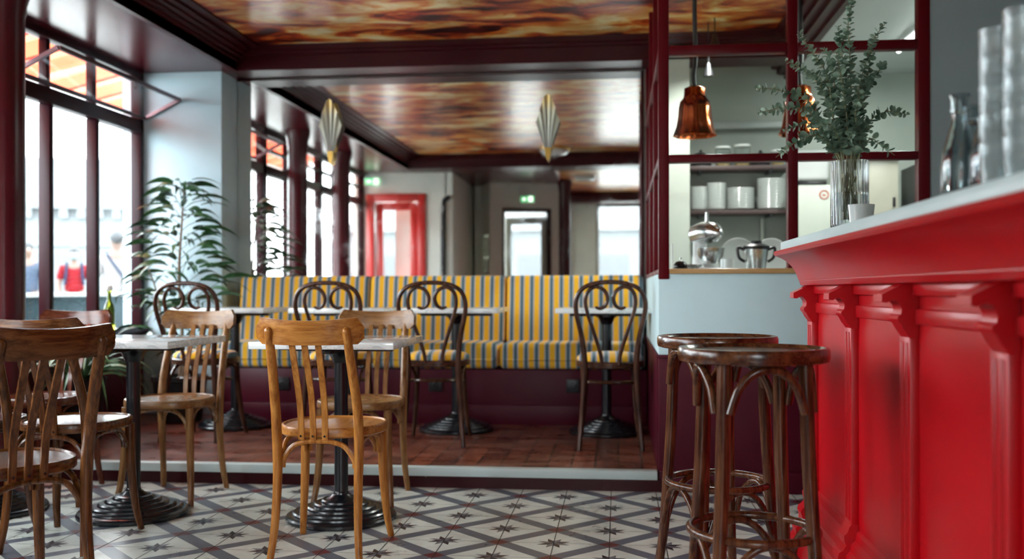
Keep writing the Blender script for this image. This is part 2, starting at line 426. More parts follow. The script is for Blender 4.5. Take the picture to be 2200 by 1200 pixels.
# kitchen recess cut: build as pieces instead
bm.free(); bm = B(); box(bm, XP-.01, .47, YM+.015, YM+.16, -.1, 2.7); struct('wall_back', bm, M['back_wall'], label='wall behind the bench mirror')
bm = B(); box(bm, XS+.03, .47, YM-.28, YM+.014, 0, 2.62); struct('wall_kitchen_pier', bm, M['kitchen_wall'])
bm = B(); box(bm, .4, 2.9, 7.30, 7.42, -.1, 2.7); struct('wall_kitchen', bm, M['kitchen_wall'])
bm = B(); box(bm, .40, .47, YM+.1, 7.31, -.1, 2.7); struct('wall_kitchen_left', bm, M['kitchen_wall'])
bm = B(); box(bm, 2.6, 2.72, -2.6, 7.42, -.1, 2.7); struct('wall_right', bm, M['grey_wall'])
bm = B(); box(bm, 1.425, 2.62, YS, YS+.12, 0, 2.66); struct('wall_behind_bar', bm, M['grey_wall'], label='plain grey wall right of the kitchen screen')
# low partition below the glazed screen
bm = B(); box(bm, XS, 1.43, YS, YS+.10, .64, 1.026, .002); box(bm, XS, XS+.09, YS+.10, YM-.01, .64, 1.026); struct('wall_partition', bm, M['pale_blue'], label='pale blue half wall under the kitchen screen')
bm = B(); box(bm, XS, 1.43, YS-.006, YS+.10, 0, .63, .002); box(bm, XS-.004, XS+.09, YS+.10, YM-.01, 0, .63); struct('wall_wainscot', bm, M['maroon_wall'], label='maroon wainscot below the pale blue half wall')
bm = B(); box(bm, XS-.006, 1.43, YS-.016, YS+.01, .628, .645, .003); box(bm, XS-.010, XS+.02, YS, YM-.02, .628, .645, .003); box(bm, XS+.0, 1.43, YS-.016, YS, 0, .10, .004)
struct('baseboard_partition', bm, M['maroon_wall'], label='maroon dado rail and skirting of the half wall')
# entrance side (seen in the mirror)
bm = B(); box(bm, XW-.12, -3.25, 1.05, 1.17, 0, 2.6); box(bm, -2.47, -2.2, 1.05, 1.17, 0, 2.6); box(bm, -3.25, -2.47, 1.05, 1.17, 2.20, 2.6)
struct('wall_entrance', bm, M['back_wall'], label='pale wall round the red glazed door')
bm = B(); box(bm, -2.22, -2.12, -2.4, 1.17, 0, 2.6); struct('wall_passage_left', bm, M['back_wall'])
bm = B(); box(bm, -2.2, -1.85, -2.5, -2.38, 0, 2.6); struct('wall_passage_end', bm, M['tan'])
def wallseg(bm, a, b, z0, z1, th=.1):
    a = V(*a); b = V(*b); d = (b-a).normalized(); n = V(-d.y, d.x)*th
    if n.y > 0: n = -n
    q = [a, b, b+n, a+n]; prism(bm, [(p.x, p.y) for p in q], 'z', z0, z1)
A1, A2, A3 = (-1.98, -.55), (-1.80, -.10), (-.78, -.42)
def on13(t): return (A2[0]+(A3[0]-A2[0])*t, A2[1]+(A3[1]-A2[1])*t)
bm = B()
wallseg(bm, (-1.98, -2.45), A1, 0, 2.5); wallseg(bm, A1, A2, 0, 2.5)
wallseg(bm, A2, on13(.17), 0, 2.5); wallseg(bm, on13(.83), A3, 0, 2.5); wallseg(bm, on13(.17), on13(.83), 2.11, 2.5)
struct('wall_front_door', bm, M['back_wall'], label='angled pale wall round the open front door')
bm = B(); box(bm, -.84, -.78, -2.5, -.42, 0, 2.6); struct('wall_bay', bm, M['back_wall'])
bm = B(); box(bm, -.84, -.36, -2.62, -2.5, 0, 2.6); box(bm, -.36, .75, -2.62, -2.5, 0, .45); box(bm, -.36, .75, -2.62, -2.5, 2.36, 2.6); box(bm, .75, 2.72, -2.62, -2.5, 0, 2.6)
struct('wall_front', bm, M['back_wall'], label='front wall round the large shop window')

# ceilings ----------------------------------------------------------
bm = B(); box(bm, -2.6, 1.22, 1.62, 7.45, ZC, ZC+.12); box(bm, 1.2, 2.72, 1.62, 4.76, ZC, ZC+.12); struct('ceiling', bm, M['ceiling'], label='lacquered marbled brown and orange ceiling')
bm = B(); box(bm, -.86, 2.72, -2.6, 1.20, 2.52, 2.64); struct('ceiling', bm, M['ceiling'], label='marbled ceiling of the front bay')
bm = B(); box(bm, 1.215, 2.72, 4.74, 7.42, 2.49, 2.62); struct('ceiling', bm, M['white_ceil'], label='white lowered kitchen ceiling')
bm = B(); box(bm, XW-.1, -2.62, 1.0, YB, ZS, ZS+.12); box(bm, XW-.1, -2.64, YB-.01, YM+.1, ZS, ZS+.1); struct('ceiling', bm, M['soffit'], label='glossy maroon soffit along the windows')
bm = B(); box(bm, XW-.1, -.80, -2.5, 1.17, ZS, ZS+.12); struct('ceiling', bm, M['soffit'], label='glossy maroon soffit of the entrance')
# stepped cornice of the left bulkhead
def cornice(pts, axis, a, b, name, label):
    bm = B(); prism(bm, pts, axis, a, b); return struct(name, bm, M['maroon'], label=label)
st = [(-2.66, ZS), (-2.62, ZS-.004), (-2.62, ZS+.06), (-2.60, ZS+.065), (-2.60, ZS+.085), (-2.575, ZS+.09), (-2.575, ZS+.108), (-2.545, ZS+.112), (-2.545, ZS+.13), (-2.51, ZS+.134), (-2.51, ZS+.152), (-2.455, ZS+.157), (-2.455, ZS+.19), (-2.66, ZS+.19)]
cornice(st, 'y', 1.3, YB+.02, 'trim_3', 'stepped maroon cornice beam along the window side')
sb = [(YM, ZS), (YB, ZS-.001), (YB, ZS+.10), (YB-.012, ZS+.105), (YB-.012, ZS+.125), (YB-.025, ZS+.13), (YB-.025, ZS+.19), (YM, ZS+.19)]
bm = B(); prism(bm, sb, 'x', -2.66, 1.22); struct('trim_4', bm, M['maroon'], label='maroon beam above the bench mirror')
fb = [(1.66, ZS+.19), (1.66, ZS+.1), (1.64, ZS+.08), (1.62, ZS+.0), (1.17, ZS), (1.17, ZS+.19)]
bm = B(); prism(bm, fb, 'x', -2.62, 2.7); struct('trim_5', bm, M['maroon'], label='maroon cross beam nearer the entrance')
bm = B(); box(bm, -.86, 2.7, -2.5, -2.1, 2.36, 2.53, .005); struct('trim_6', bm, M['maroon'], label='maroon beam over the shop window')
bm = B(); box(bm, -2.15, -1.9, -1.9, -1.6, 2.25, 2.50, .005); struct('trim_13', bm, M['maroon'], label='maroon beam in the passage')
ks = [(1.02, ZC+.01), (1.02, ZC-.02), (1.06, ZC-.025), (1.06, ZC-.06), (1.10, ZC-.065), (1.10, ZC-.10), (1.14, ZC-.105), (1.14, ZC-.14), (1.19, ZC-.145), (1.19, ZC-.175), (1.23, ZC-.175), (1.23, ZC+.01)]
bm = B(); prism(bm, ks, 'y', 4.8, 7.35); struct('trim_7', bm, M['maroon'], label='stepped maroon cornice beside the white kitchen ceiling')
# columns
def column(name, x, y, r, z0, z1, label):
    bm = B(); lathe(bm, [(r*1.35, z0), (r*1.35, z0+.12), (r*1.1, z0+.16), (r, z0+.2), (r, 1.62), (r*1.0, 2.0), (r, z1-.16), (r*1.08, z1-.13), (r*1.08, z1-.10), (r*1.25, z1-.05), (r*1.3, z1)], 32, (x, y, 0))
    struct(name, bm, M['soffit'], label=label)
column('trim_8', -3.03, 4.62, .093, 0, ZS, 'round maroon column beside the left tables')
column('trim_9', -3.03, 3.12, .093, 0, ZS, 'round maroon column nearer the entrance')
column('trim_10', -.76, -.42, .085, 0, 2.52, 'round maroon column by the front bay')

# windows -----------------------------------------------------------
def window_bay(idx, y0, y1, mull, hopper, label):
    root = semp('window_%d' % idx, label)
    fr = B(); x0, x1 = XW-.06, XW+.012
    box(fr, x0-.02, x1+.03, y0, y1, .655, .70, .006)
    box(fr, x0, x1, y0, y1, 2.043, 2.135, .006); box(fr, x0, x1, y0, y1, 2.42, 2.49, .006)
    box(fr, x0, x1, y0, y0+.05, .7, 2.45, .005); box(fr, x0, x1, y1-.05, y1, .7, 2.45, .005)
    obj('window_frame', fr, M['frame_dark'], root)
    for y in mull:
        bm = B(); box(bm, x0, x1, y-.021, y+.021, .70, 2.043, .005); box(bm, x0, x1-.02, y-.021, y+.021, 2.135, 2.42, .005); obj('mullion', bm, M['frame_dark'], root)
    bm = B(); box(bm, XW-.03, XW-.024, y0+.05, y1-.05, .7, 2.043); obj('lower_pane', bm, M['win_glass'], root)
    bm = B(); box(bm, XW-.04, XW-.034, y0+.05, y1-.05, 2.135, 2.42); obj('upper_pane', bm, M['win_glass'], root)
    if not hopper:
        bm = B(); box(bm, x0, x1, y0+.05, y1-.05, 2.27, 2.295, .004); obj('glazing_bar', bm, M['frame_dark'], root)
    else:
        # hopper sash tipped into the room, hinged on the transom
        a = V(XW+.02, 0, 2.150); b = V(-3.027, 0, 2.276); ya, yb = 5.09, 6.585
        d = (b-a).normalized(); s_ = V(0, 1, 0)
        fm = B()
        def bar(p, q, wd=.011): sweep(fm, [p, q], [(-wd, -wd), (wd, -wd), (wd, wd), (-wd, wd)], side=(0, 0, 1) if abs((q-p).normalized().z) < .9 else (1, 0, 0))
        P1, P2, P3, P4 = a+s_*ya, b+s_*ya, b+s_*yb, a+s_*yb
        for p, q in ((P1, P2), (P2, P3), (P3, P4), (P4, P1)): bar(p, q)
        hf = obj('hopper_frame', fm, M['frame_grey'], root)
        g = B(); n_ = d.cross(s_)*.002
        vs = [g.verts.new(p+n_*k) for k in (-1, 1) for p in (P1, P2, P3, P4)]
        for f in ((0, 1, 2, 3), (7, 6, 5, 4), (0, 4, 5, 1), (1, 5, 6, 2), (2, 6, 7, 3), (3, 7, 4, 0)): g.faces.new([vs[i] for i in f])
        obj('hopper_pane', g, M['win_glass'], hf)
        c_ = B(); pc = b + s_*(5.95); tube(c_, [pc+V(0, 0, 0), pc+V(.005, 0, -.02), pc+V(.014, 0, -.034), pc+V(.006, 0, -.05), pc+V(-.006, 0, -.042)], .004, 8, n=4); obj('hopper_catch', c_, M['black_iron'], hf)
    return root
window_bay(1, 4.80, 6.59, (5.459, 5.976), True, 'left street window of tall panes with an inward tipped hopper sash')
window_bay(2, 3.03, 4.78, (4.09,), False, 'middle street window between the two maroon columns')
window_bay(3, 1.17, 3.01, (2.41,), False, 'street window next to the red door')
# shop window behind the camera
r_ = semp('window_4', 'large shop window of the front bay')
bm = B(); box(bm, -.36, -.31, -2.58, -2.50, .45, 2.36, .005); box(bm, .70, .75, -2.58, -2.50, .45, 2.36, .005); box(bm, -.36, .75, -2.58, -2.50, .45, .50, .005); box(bm, -.36, .75, -2.58, -2.50, 2.31, 2.36, .005)
obj('window_frame', bm, M['tan'], r_)
bm = B(); box(bm, -.31, .70, -2.56, -2.554, .5, 2.31); obj('pane', bm, M['win_glass'], r_)
# red door
r_ = semp('door_1', 'red framed glazed door at the end of the window wall')
bm = B()
for a in ((-3.25, -3.15, .0, 2.2), (-2.57, -2.47, 0, 2.2)): box(bm, a[0], a[1], 1.06, 1.20, a[2], a[3], .006)
box(bm, -3.15, -2.57, 1.06, 1.20, 2.10, 2.2, .006); obj('door_frame', bm, M['red_door'], r_)
bm = B()
box(bm, -3.14, -3.04, 1.10, 1.15, .02, 2.09, .006); box(bm, -2.68, -2.58, 1.10, 1.15, .02, 2.09, .006); box(bm, -3.04, -2.68, 1.10, 1.15, 1.99, 2.09, .006); box(bm, -3.04, -2.68, 1.10, 1.15, .02, 1.07, .006)
lf = obj('door_leaf', bm, M['red_door'], r_)
bm = B(); box(bm, -3.04, -2.68, 1.12, 1.126, 1.07, 1.99); obj('pane', bm, M['win_glass'], lf)
bm = B(); tube(bm, [(-2.62, 1.15, 1.05), (-2.62, 1.19, 1.05), (-2.70, 1.195, 1.05)], .009, 8, n=3); obj('door_handle', bm, M['brass'], lf)
bm = B(); box(bm, -2.93, -2.70, .75, .90, 0, 2.6); struct('wall_porch', bm, M['back_wall'])
# front door, ajar, in the angled wall
r_ = semp('door_2', 'front door standing ajar in its dark maroon frame')
p0, p1 = on13(.17), on13(.83)
ang = math.atan2(p1[1]-p0[1], p1[0]-p0[0]); wd = math.hypot(p1[0]-p0[0], p1[1]-p0[1])
r_.location = (p0[0], p0[1], 0); r_.rotation_euler = (0, 0, ang)
bm = B(); box(bm, 0, .035, -.11, .02, 0, 2.11, .005); box(bm, wd-.05, wd, -.11, .02, 0, 2.11, .005); box(bm, .035, wd-.05, -.11, .02, 2.06, 2.11, .005); obj('door_frame', bm, M['frame_dark'], r_)
bm = B(); lw = wd-.1
box(bm, -lw, -lw+.075, -.02, .02, .02, 2.0, .005); box(bm, -.075, 0, -.02, .02, .02, 2.0, .005); box(bm, -lw+.075, -.075, -.02, .02, 1.90, 2.0, .005); box(bm, -lw+.075, -.075, -.02, .02, .02, .9, .005)
lf = obj('door_leaf', bm, M['tan'], r_); lf.location = (wd-.055, -.06, 0); lf.rotation_euler = (0, 0, .5)
bm = B(); box(bm, -lw+.075, -.075, -.003, .003, .9, 1.9); obj('pane', bm, M['win_glass'], lf)
# small window in the angled wall return
r_ = semp('window_5', 'narrow four light window beside the front door')
bm = B()
e1 = V(-1.965, -.50, 0); dd = (V(*A2, 0)-V(*A1, 0)).normalized()
def onret(t, off, z): p = V(*A1, 0)+dd*t+V(dd.y, -dd.x, 0)*off; return (p.x, p.y, z)
def rbox(bm, t0, t1, o0, o1, z0, z1):
    vs = [bm.verts.new(onret(t, o, z)) for t in (t0, t1) for o in (o0, o1) for z in (z0, z1)]
    for f in ((0, 1, 3, 2), (4, 6, 7, 5), (0, 4, 5, 1), (2, 3, 7, 6), (0, 2, 6, 4), (1, 5, 7, 3)): bm.faces.new([vs[i] for i in f])
for a, b_ in ((.05, .075), (.40, .425), (.22, .25)): rbox(bm, a, b_, .0, .012, 1.05, 1.75)
for a, b_ in ((1.05, 1.08), (1.40, 1.43), (1.72, 1.75)): rbox(bm, .05, .425, .0, .012, a, b_)
obj('window_frame', bm, M['tan'], r_)
bm = B(); rbox(bm, .06, .41, .002, .006, 1.06, 1.74); obj('pane', bm, emit('self_glowing_pane', (.9, 1, .98), 1.3), r_)  # pane is given its own glow in place of daylight
# glazed kitchen screen -----------------------------------------------
r_ = semp('window_6', 'dark red framed glazed screen between the cafe and the kitchen')
bm = B(); F_ = M['red_frame']
YF0, YF1 = YS-.005, YS+.055
def fb_(x0, x1, z0, z1): box(bm, x0, x1, YF0, YF1, z0, z1, .004)
fb_(XS, .240, 1.0, ZC); fb_(1.372, 1.425, 1.026, ZC); fb_(.787, .834, 1.05, ZC)
for z0, z1 in ((1.55, 1.587), (2.057, 2.101), (2.60, 2.64)):
    for x0, x1 in ((.24, .787), (.834, 1.372)): fb_(x0, x1, z0, z1)
obj('screen_frame', bm, F_, r_)
bm = B()
ys = [YS+.055, 5.42, 6.12, YM-.02]
for y in ys[1:]: box(bm, XS, XS+.05, y-.04, y, 1.03, ZC, .004)
for z0, z1 in ((1.026, 1.05), (1.55, 1.587), (2.057, 2.101)):
    for a, b_ in zip(ys, ys[1:]): box(bm, XS, XS+.05, a, b_-.04, z0, z1, .004)
obj('side_frame', bm, F_, r_)
for z0, z1 in ((1.05, 1.55), (1.587, 2.057), (2.101, 2.60)):
    for x0, x1 in ((.24, .787), (.834, 1.372)):
        if z0 < 1.1: continue   # the serving hatch is open below the first bar
        bm = B(); box(bm, x0, x1, YS+.022, YS+.028, z0, z1); obj('pane', bm, M['screen_glass'], r_)
    for a, b_ in zip(ys, ys[1:]):
        bm = B(); box(bm, XS+.022, XS+.027, a, b_-.04, z0, z1); obj('pane', bm, M['screen_glass'], r_)
bm = B(); box(bm, XS+.052, 1.37, YS-.02, YS+.25, 1.026, 1.050, .004)
tag(obj('serving_ledge', bm, M['ledge']), 'oak serving ledge on top of the pale blue half wall', 'shelf')

# mirror --------------------------------------------------------------
t = thing('wall_mirror', 'large old wall mirror above the striped bench', 'mirror', (0, YM, 0))
bm = B(); box(bm, XP+.003, XS-.012, 0, .012, .75, ZS-.004); obj('mirror_glass', bm, M['mirror'], t)
bm = B(); box(bm, XP+.003, XS-.012, -.012, 0, ZS-.014, ZS-.006); box(bm, XS-.032, XS-.012, -.012, 0, .8, ZS-.014, .002); obj('mirror_frame', bm, M['maroon'], t)

# ====================================================================== FURNITURE
# ---------------------------------------------------------------- slat-back cafe chair
def se(a, rx, ry, p=.82, skew=.06):
    c, s = math.cos(a), math.sin(a)
    y = ry*math.copysign(abs(s)**p, s); x = rx*math.copysign(abs(c)**p, c)*(1+skew*s)
    return x, y
def seat_ring(bm, prof, n=40, rx=.19, ry=.19, p=.82, skew=.06):
    """prof: list of (scale, z)"""
    rings = []
    for k, z in prof:
        if k == 0: rings.append([bm.verts.new((0, 0, z))])
        else: rings.append([bm.verts.new((*[q*k for q in se(2*PI*i/n, rx, ry, p, skew)], z)) for i in range(n)])
    for A, B_ in zip(rings, rings[1:]):
        for i in range(n):
            j = (i+1) % n
            if len(A) == 1: bm.faces.new((A[0], B_[i], B_[j]))
            elif len(B_) == 1: bm.faces.new((A[i], A[j], B_[0]))
            else: bm.faces.new((A[i], A[j], B_[j], B_[i]))
def slat_chair(tone):
    V_, H_, S_ = W[tone+'_v'], W[tone+'_h'], W[tone+'_s']
    t = thing('cafe_chair', 'x', 'chair')
    bm = B(); seat_ring(bm, [(.80, .427), (.97, .427), (1.0, .433), (1.0, .455), (.985, .462), (.955, .463), (.94, .457), (.90, .456)]); seat_ring(bm, [(0, .430), (.82, .430)])
    s_ = obj('seat', bm, H_, t)
    bm = B(); seat_ring(bm, [(.925, .440), (.925, .4570), (.80, .4555), (.5, .4525), (0, .451)]); obj('seat_panel', bm, S_, s_)
    # rail
    bm = B(); n = 18; W2 = .187; sag = .052
    def rail_c(u): x = u*W2; return x, -.332 + sag*u*u
    prof_rows = []
    def shape(u, v):  # v 0..1 height ; rounded ends, slightly dipped top
        e = max(0, abs(u)-.86)/.14; e = 1-math.sqrt(max(0, 1-e*e))
        h0, h1 = .764 + .010*e*2 + .003*u*u, .848 + .014*u*u - .034*e
        z = h0+(h1-h0)*v; return z
    grid = {}
    for side in (0, 1):
        for i in range(n+1):
            u = -1+2*i/n
            for j in range(6):
                v = j/5; x, y = rail_c(u); z = shape(u, v)
                th = .009*(1-.25*(abs(2*v-1)**4)); lean = -(z-.80)*.16
                dx = 2*sag*u/W2; L = math.hypot(1, dx); nx, ny = -dx/L, 1/L
                o_ = (1 if side else -1)*th
                grid[side, i, j] = bm.verts.new((x+nx*o_, y+ny*o_+lean, z))
    for side in (0, 1):
        for i in range(n):
            for j in range(5): bm.faces.new([grid[side, a, b_] for a, b_ in ((i, j), (i+1, j), (i+1, j+1), (i, j+1))])
    for i in range(n):
        for j in (0, 5): bm.faces.new([grid[0, i, j], grid[0, i+1, j], grid[1, i+1, j], grid[1, i, j]])
    for j in range(5):
        for i in (0, n): bm.faces.new([grid[0, i, j], grid[0, i, j+1], grid[1, i, j+1], grid[1, i, j]])
    obj('top_rail', bm, H_, t, 50)
    for s in (-1, 1):
        bm = B(); tube(bm, [(s*.160, -.245, 0), (s*.150, -.222, .12), (s*.146, -.203, .28), (s*.148, -.200, .42), (s*.147, -.222, .55), (s*.140, -.275, .70), (s*.136, -.3175, .812)], [.0125, .0145, .0165, .018, .0175, .0165, .015], 12, n=5, round_end=True)
        obj('leg', bm, V_, t)
        bm = B(); tube(bm, [(s*.176, .172, 0), (s*.164, .146, .10), (s*.154, .132, .25), (s*.150, .128, .428)], [.0125, .0145, .017, .0185], 12, n=5); obj('leg', bm, V_, t)
    for x0, x1 in ((-.060, -.062), (-.017, -.016), (.026, .032)):
        bm = B(); pts = cr([(x0, -.200, .425), (x0, -.201, .46), (x0+(x1-x0)*.3, -.215, .56), (x0+(x1-x0)*.7, -.262, .68), (x1, -.317+sag*(x1/W2)**2+.008, .785)], 4)
        sweep(bm, pts, [(-.0105, -.004), (.0105, -.004), (.0105, .004), (-.0105, .004)], side=(1, 0, 0)); sl = obj('slat', bm, V_, t)
        bm = B(); lathe(bm, [(0, 0), (.0035, .0005), (.004, .0015)], 10); 
        for v in bm.verts: v.co = V(v.co.x, -v.co.z, v.co.y)
        for v in bm.verts: v.co += V(x0, -.2065, .438)
        for v in bm.verts: v.co.y += .0
        obj('screw', bm, M['black_iron'], sl)
    # bent braces
    def brace(p0, p1, top=.425, low=.335, off=(0, 0)):
        a, b_ = V(*p0, low), V(*p1, low); md = (a+b_)/2
        pts = [a, a.lerp(b_, .015)+V(0, 0, .03), a.lerp(b_, .14)+V(0, 0, (top-low)*.80), a.lerp(b_, .32)+V(0, 0, (top-low)*.97), md+V(0, 0, top-low), a.lerp(b_, .68)+V(0, 0, (top-low)*.97), a.lerp(b_, .86)+V(0, 0, (top-low)*.80), a.lerp(b_, .985)+V(0, 0, .03), b_]
        pts = [p+V(off[0], off[1], 0) for p in pts]
        bm = B(); tube(bm, pts, [.009, .0095, .0095, .009, .009, .009, .0095, .0095, .009], 8, n=4); obj('brace', bm, V_, t)
    brace((-.130, -.190), (.130, -.190), .418, .325); brace((-.128, .118), (.128, .118), .42, .335)
    for s in (-1, 1): brace((s*.140, -.175), (s*.145, .105), .42, .335)
    return t
def tonemap(a, b_): return {W[a+k].name: W[b_+k].name and W[b_+k] for k in ('_v', '_h', '_s')}
ch = slat_chair('honey')
place(ch, (-1.052, 3.590, 0), .0, 'honey coloured slat back chair seen from behind, in front of the middle marble table'); ch['group'] = 'slat back wooden chairs'
def chair(x, y, rz, tone, label):
    c = copy_tree(ch, None, tonemap('honey', tone)) if tone != 'honey' else copy_tree(ch)
    place(c, (x, y, 0), rz, label); c['group'] = 'slat back wooden chairs'; return c
chair(-1.155, 4.378, PI, 'tan', 'slat back chair facing the camera on the far side of the middle marble table')
chair(-2.045, 4.355, PI-.02, 'tan', 'slat back chair facing the camera behind the left marble table, below the tall plant')
chair(-2.070, 3.600, 0.02, 'brown', 'slat back chair tucked under the near side of the left marble table')
chair(-1.785, 2.718, .96, 'brown', 'nearest dark brown slat back chair, turned away at the lower left corner')
chair(-2.690, 4.385, PI, 'red', 'glossy dark red slat back chair by the window beside the round column')
chair(-2.485, 3.560, .03, 'dark', 'dark slat back chair at the far left edge, mostly cut off by the frame')

# ---------------------------------------------------------------- bentwood loop-back chair
def loop_chair():
    t = thing('bentwood_chair', 'x', 'chair'); V_ = W['dark_v']
    half = [(.168, -.225, 0), (.155, -.20, .16), (.142, -.188, .34), (.137, -.188, .46), (.152, -.205, .60), (.180, -.235, .73), (.181, -.248, .80), (.155, -.258, .855), (.095, -.266, .887), (0, -.268, .897)]
    pts = half + [(-x, y, z) for x, y, z in half[-2::-1]]
    bm = B(); tube(bm, pts, [.0125, .0145, .016, .016, .0145, .013, .0125, .012, .012, .012, .012, .012, .0125, .013, .0145, .016, .016, .0145, .0125], 12, n=5); obj('back_hoop', bm, V_, t)
    for s in (-1, 1):
        q = [(.045, -.176, .455), (.055, -.182, .52), (.085, -.205, .62), (.118, -.228, .72), (.132, -.240, .79), (.120, -.247, .845), (.080, -.252, .872), (.035, -.250, .855), (.016, -.246, .815), (.026, -.240, .775), (.052, -.236, .757), (.075, -.236, .762)]
        bm = B(); tube(bm, [(s*x, y, z) for x, y, z in q], [.0105]*10+[.009, .0075], 10, n=5, round_end=True); obj('back_scroll', bm, V_, t)
        bm = B(); tube(bm, [(s*.168, .195, 0), (s*.152, .165, .12), (s*.140, .140, .28), (s*.134, .128, .435)], [.0115, .0135, .0155, .0165], 12, n=5); obj('leg', bm, V_, t)
        bm = B(); tube(bm, [(s*.148, -.168, .30), (s*.150, -.14, .35), (s*.152, -.08, .405), (s*.155, 0, .425), (s*.150, .07, .405), (s*.143, .115, .35), (s*.140, .125, .31)], .0085, 8, n=4); obj('brace', bm, V_, t)
    bm = B(); seat_ring(bm, [(0, .43), (.9, .43), (1, .436), (1, .462), (.97, .468), (0, .468)], rx=.187, ry=.187, p=.96, skew=.03); obj('seat_ring', bm, W['dark_h'], t)
    bm = B(); seat_ring(bm, [(0, .466), (.96, .466), (.985, .474), (.97, .488), (.88, .500), (.6, .511), (.3, .515), (0, .516)], rx=.187, ry=.187, p=.96, skew=.03); obj('seat_cushion', bm, M['stripe'], t, 60)
    bm = B(); tube(bm, [(.150*math.cos(a), .150*math.sin(a)-.01, .345 - .012*math.sin(a)) for a in [2*PI*i/32 for i in range(32)]], .0085, 8, closed=True); obj('stretcher_ring', bm, V_, t)
    return t
lc = loop_chair(); lc['group'] = 'bentwood loop back chairs'
place(lc, (-.045, 5.500, ZP), .02, 'bentwood loop back chair with striped seat, alone at the right end of the bench')
for x, y, r, l in ((-1.022, 5.545, .06, 'bentwood loop back chair right behind the middle slat chairs, third from the left'),
                   (-1.590, 5.550, .0, 'bentwood loop back chair whose striped seat hides behind the middle marble table'),
                   (-2.400, 5.560, -.03, 'bentwood loop back chair below the tall plant, turned toward the left end table')):
    c = copy_tree(lc); place(c, (x, y, ZP), r, l)

# ---------------------------------------------------------------- tables
def table(side=.58):
    t = thing('bistro_table', 'x', 'table')
    h = side/2
    bm = B(); box(bm, -h, h, -h, h, .721, .750, .003); obj('tabletop', bm, M['marble'], t)
    bm = B(); box(bm, -.20, .20, -.20, .20, .713, .7215, .002); box(bm, -.22, .22, -.02, .02, .698, .713, .002); box(bm, -.02, .02, -.22, .22, .698, .713, .002); lathe(bm, [(.033, .65), (.05, .688), (.075, .703), (.075, .713)], 20); obj('top_bracket', bm, M['black_iron'], t)
    bm = B(); lathe(bm, [(.0285, .08), (.0285, .69)], 24); lathe(bm, [(.0315, .09), (.0315, .11), (.0285, .115)], 24); obj('pole', bm, M['black_iron'], t)
    prof = [(.0, .012), (.224, 0), (.229, .006), (.229, .016), (.224, .023), (.212, .026)]
    for k, (r, z) in enumerate(((.200, .030), (.172, .040), (.143, .051), (.113, .063), (.083, .076))):
        prof += [(r+.002, z-.003), (r, z+.004), (r-.006, z+.009), (r-.016, z+.008)]
    prof += [(.058, .088), (.045, .096), (.036, .104), (.0, .106)]
    bm = B(); lathe(bm, prof, 48); obj('pedestal_base', bm, M['black_iron'], t, 30)
    return t
tb = table()
place(tb, (-1.150, 4.028, 0), 0, 'square marble top table between the two middle slat back chairs'); tb['group'] = 'marble bistro tables'
TB = [(-2.050, 4.010, 0, 0, 'left marble table with a slat chair on each side, in front of the plant'),
      (-2.700, 4.015, 0, 0, 'marble table by the round column, only its stepped iron base clearly seen'),
      (-2.330, 2.93, 0, 0, 'nearest marble table, one corner showing at the left edge of the frame'),
      (-2.395, 6.00, ZP, 0, 'marble table at the left end of the striped bench'),
      (-1.650, 5.96, ZP, 0, 'marble table along the bench, half hidden behind the middle chairs'),
      (-.985, 5.98, ZP, 0, 'marble table at the middle section of the striped bench'),
      (-.070, 5.96, ZP, 0, 'marble table at the right end of the striped bench')]
for x, y, z, r, l in TB:
    c = copy_tree(tb); place(c, (x, y, z), r, l)

# ---------------------------------------------------------------- bench
secs = ((-2.63, -1.70, 'left'), (-1.70, -.755, 'middle'), (-.755, .172, 'right'))
for x0, x1, nm in secs:
    t = thing('striped_bench', '%s section of the yellow and blue striped bench under the mirror' % nm, 'bench', ((x0+x1)/2, 6.5, ZP), 0, 'striped bench sections')
    hw = (x1-x0)/2-.004
    bm = B(); box(bm, -hw, hw, -.275, .16, .355, .515, .035, seg=4)
    for v in bm.verts:
        k = max(0, 1-abs(v.co.x)/hw); 
        if v.co.z > .45: v.co.z += .012*min(1, k*4)
    obj('seat_cushion', bm, M['stripe'], t, 60)
    bm = B(); prism(bm, [(-.278, .408), (-.286, .414), (-.278, .42)], 'x', -hw+.02, hw-.02); obj('piping', bm, M['stripe'], t)
    bm = B(); box(bm, -hw, hw, .10, .23, .50, .955, .03, seg=4)
    for v in bm.verts: v.co.y += (v.co.z-.5)*.16
    obj('back_cushion', bm, M['stripe'], t, 60)
bm = B(); box(bm, -2.655, .178, 6.255, 6.86, ZP, ZP+.35, .003); box(bm, -2.655, .178, 6.245, 6.256, ZP, ZP+.125, .003); box(bm, -2.655, .178, 6.815, 6.86, ZP+.34, ZP+.9)
tag(obj('bench_base', bm, M['maroon_wall']), 'long maroon box base carrying the striped bench', 'bench base')
for i, (x, l) in enumerate(((-2.175, 'black wall socket on the bench base left of the middle chair'), (-1.165, 'black wall socket on the bench base behind the middle bentwood chair'), (-.285, 'black wall socket on the bench base left of the right hand bentwood chair'))):
    t = thing('wall_socket', l, 'socket', (x, 6.254, .345), 0, 'black wall sockets')
    bm = B(); box(bm, -.042, .042, -.010, .002, -.042, .042, .004); p_ = obj('cover_plate', bm, M['black_plastic'], t)
    bm = B(); lathe(bm, [(.020, 0), (.021, .003), (.018, .004), (.017, -.004), (0, -.004)], 20)
    for v in bm.verts: v.co = V(v.co.x, -v.co.z-.0095, v.co.y)
    obj('socket_insert', bm, M['black_iron'], p_)

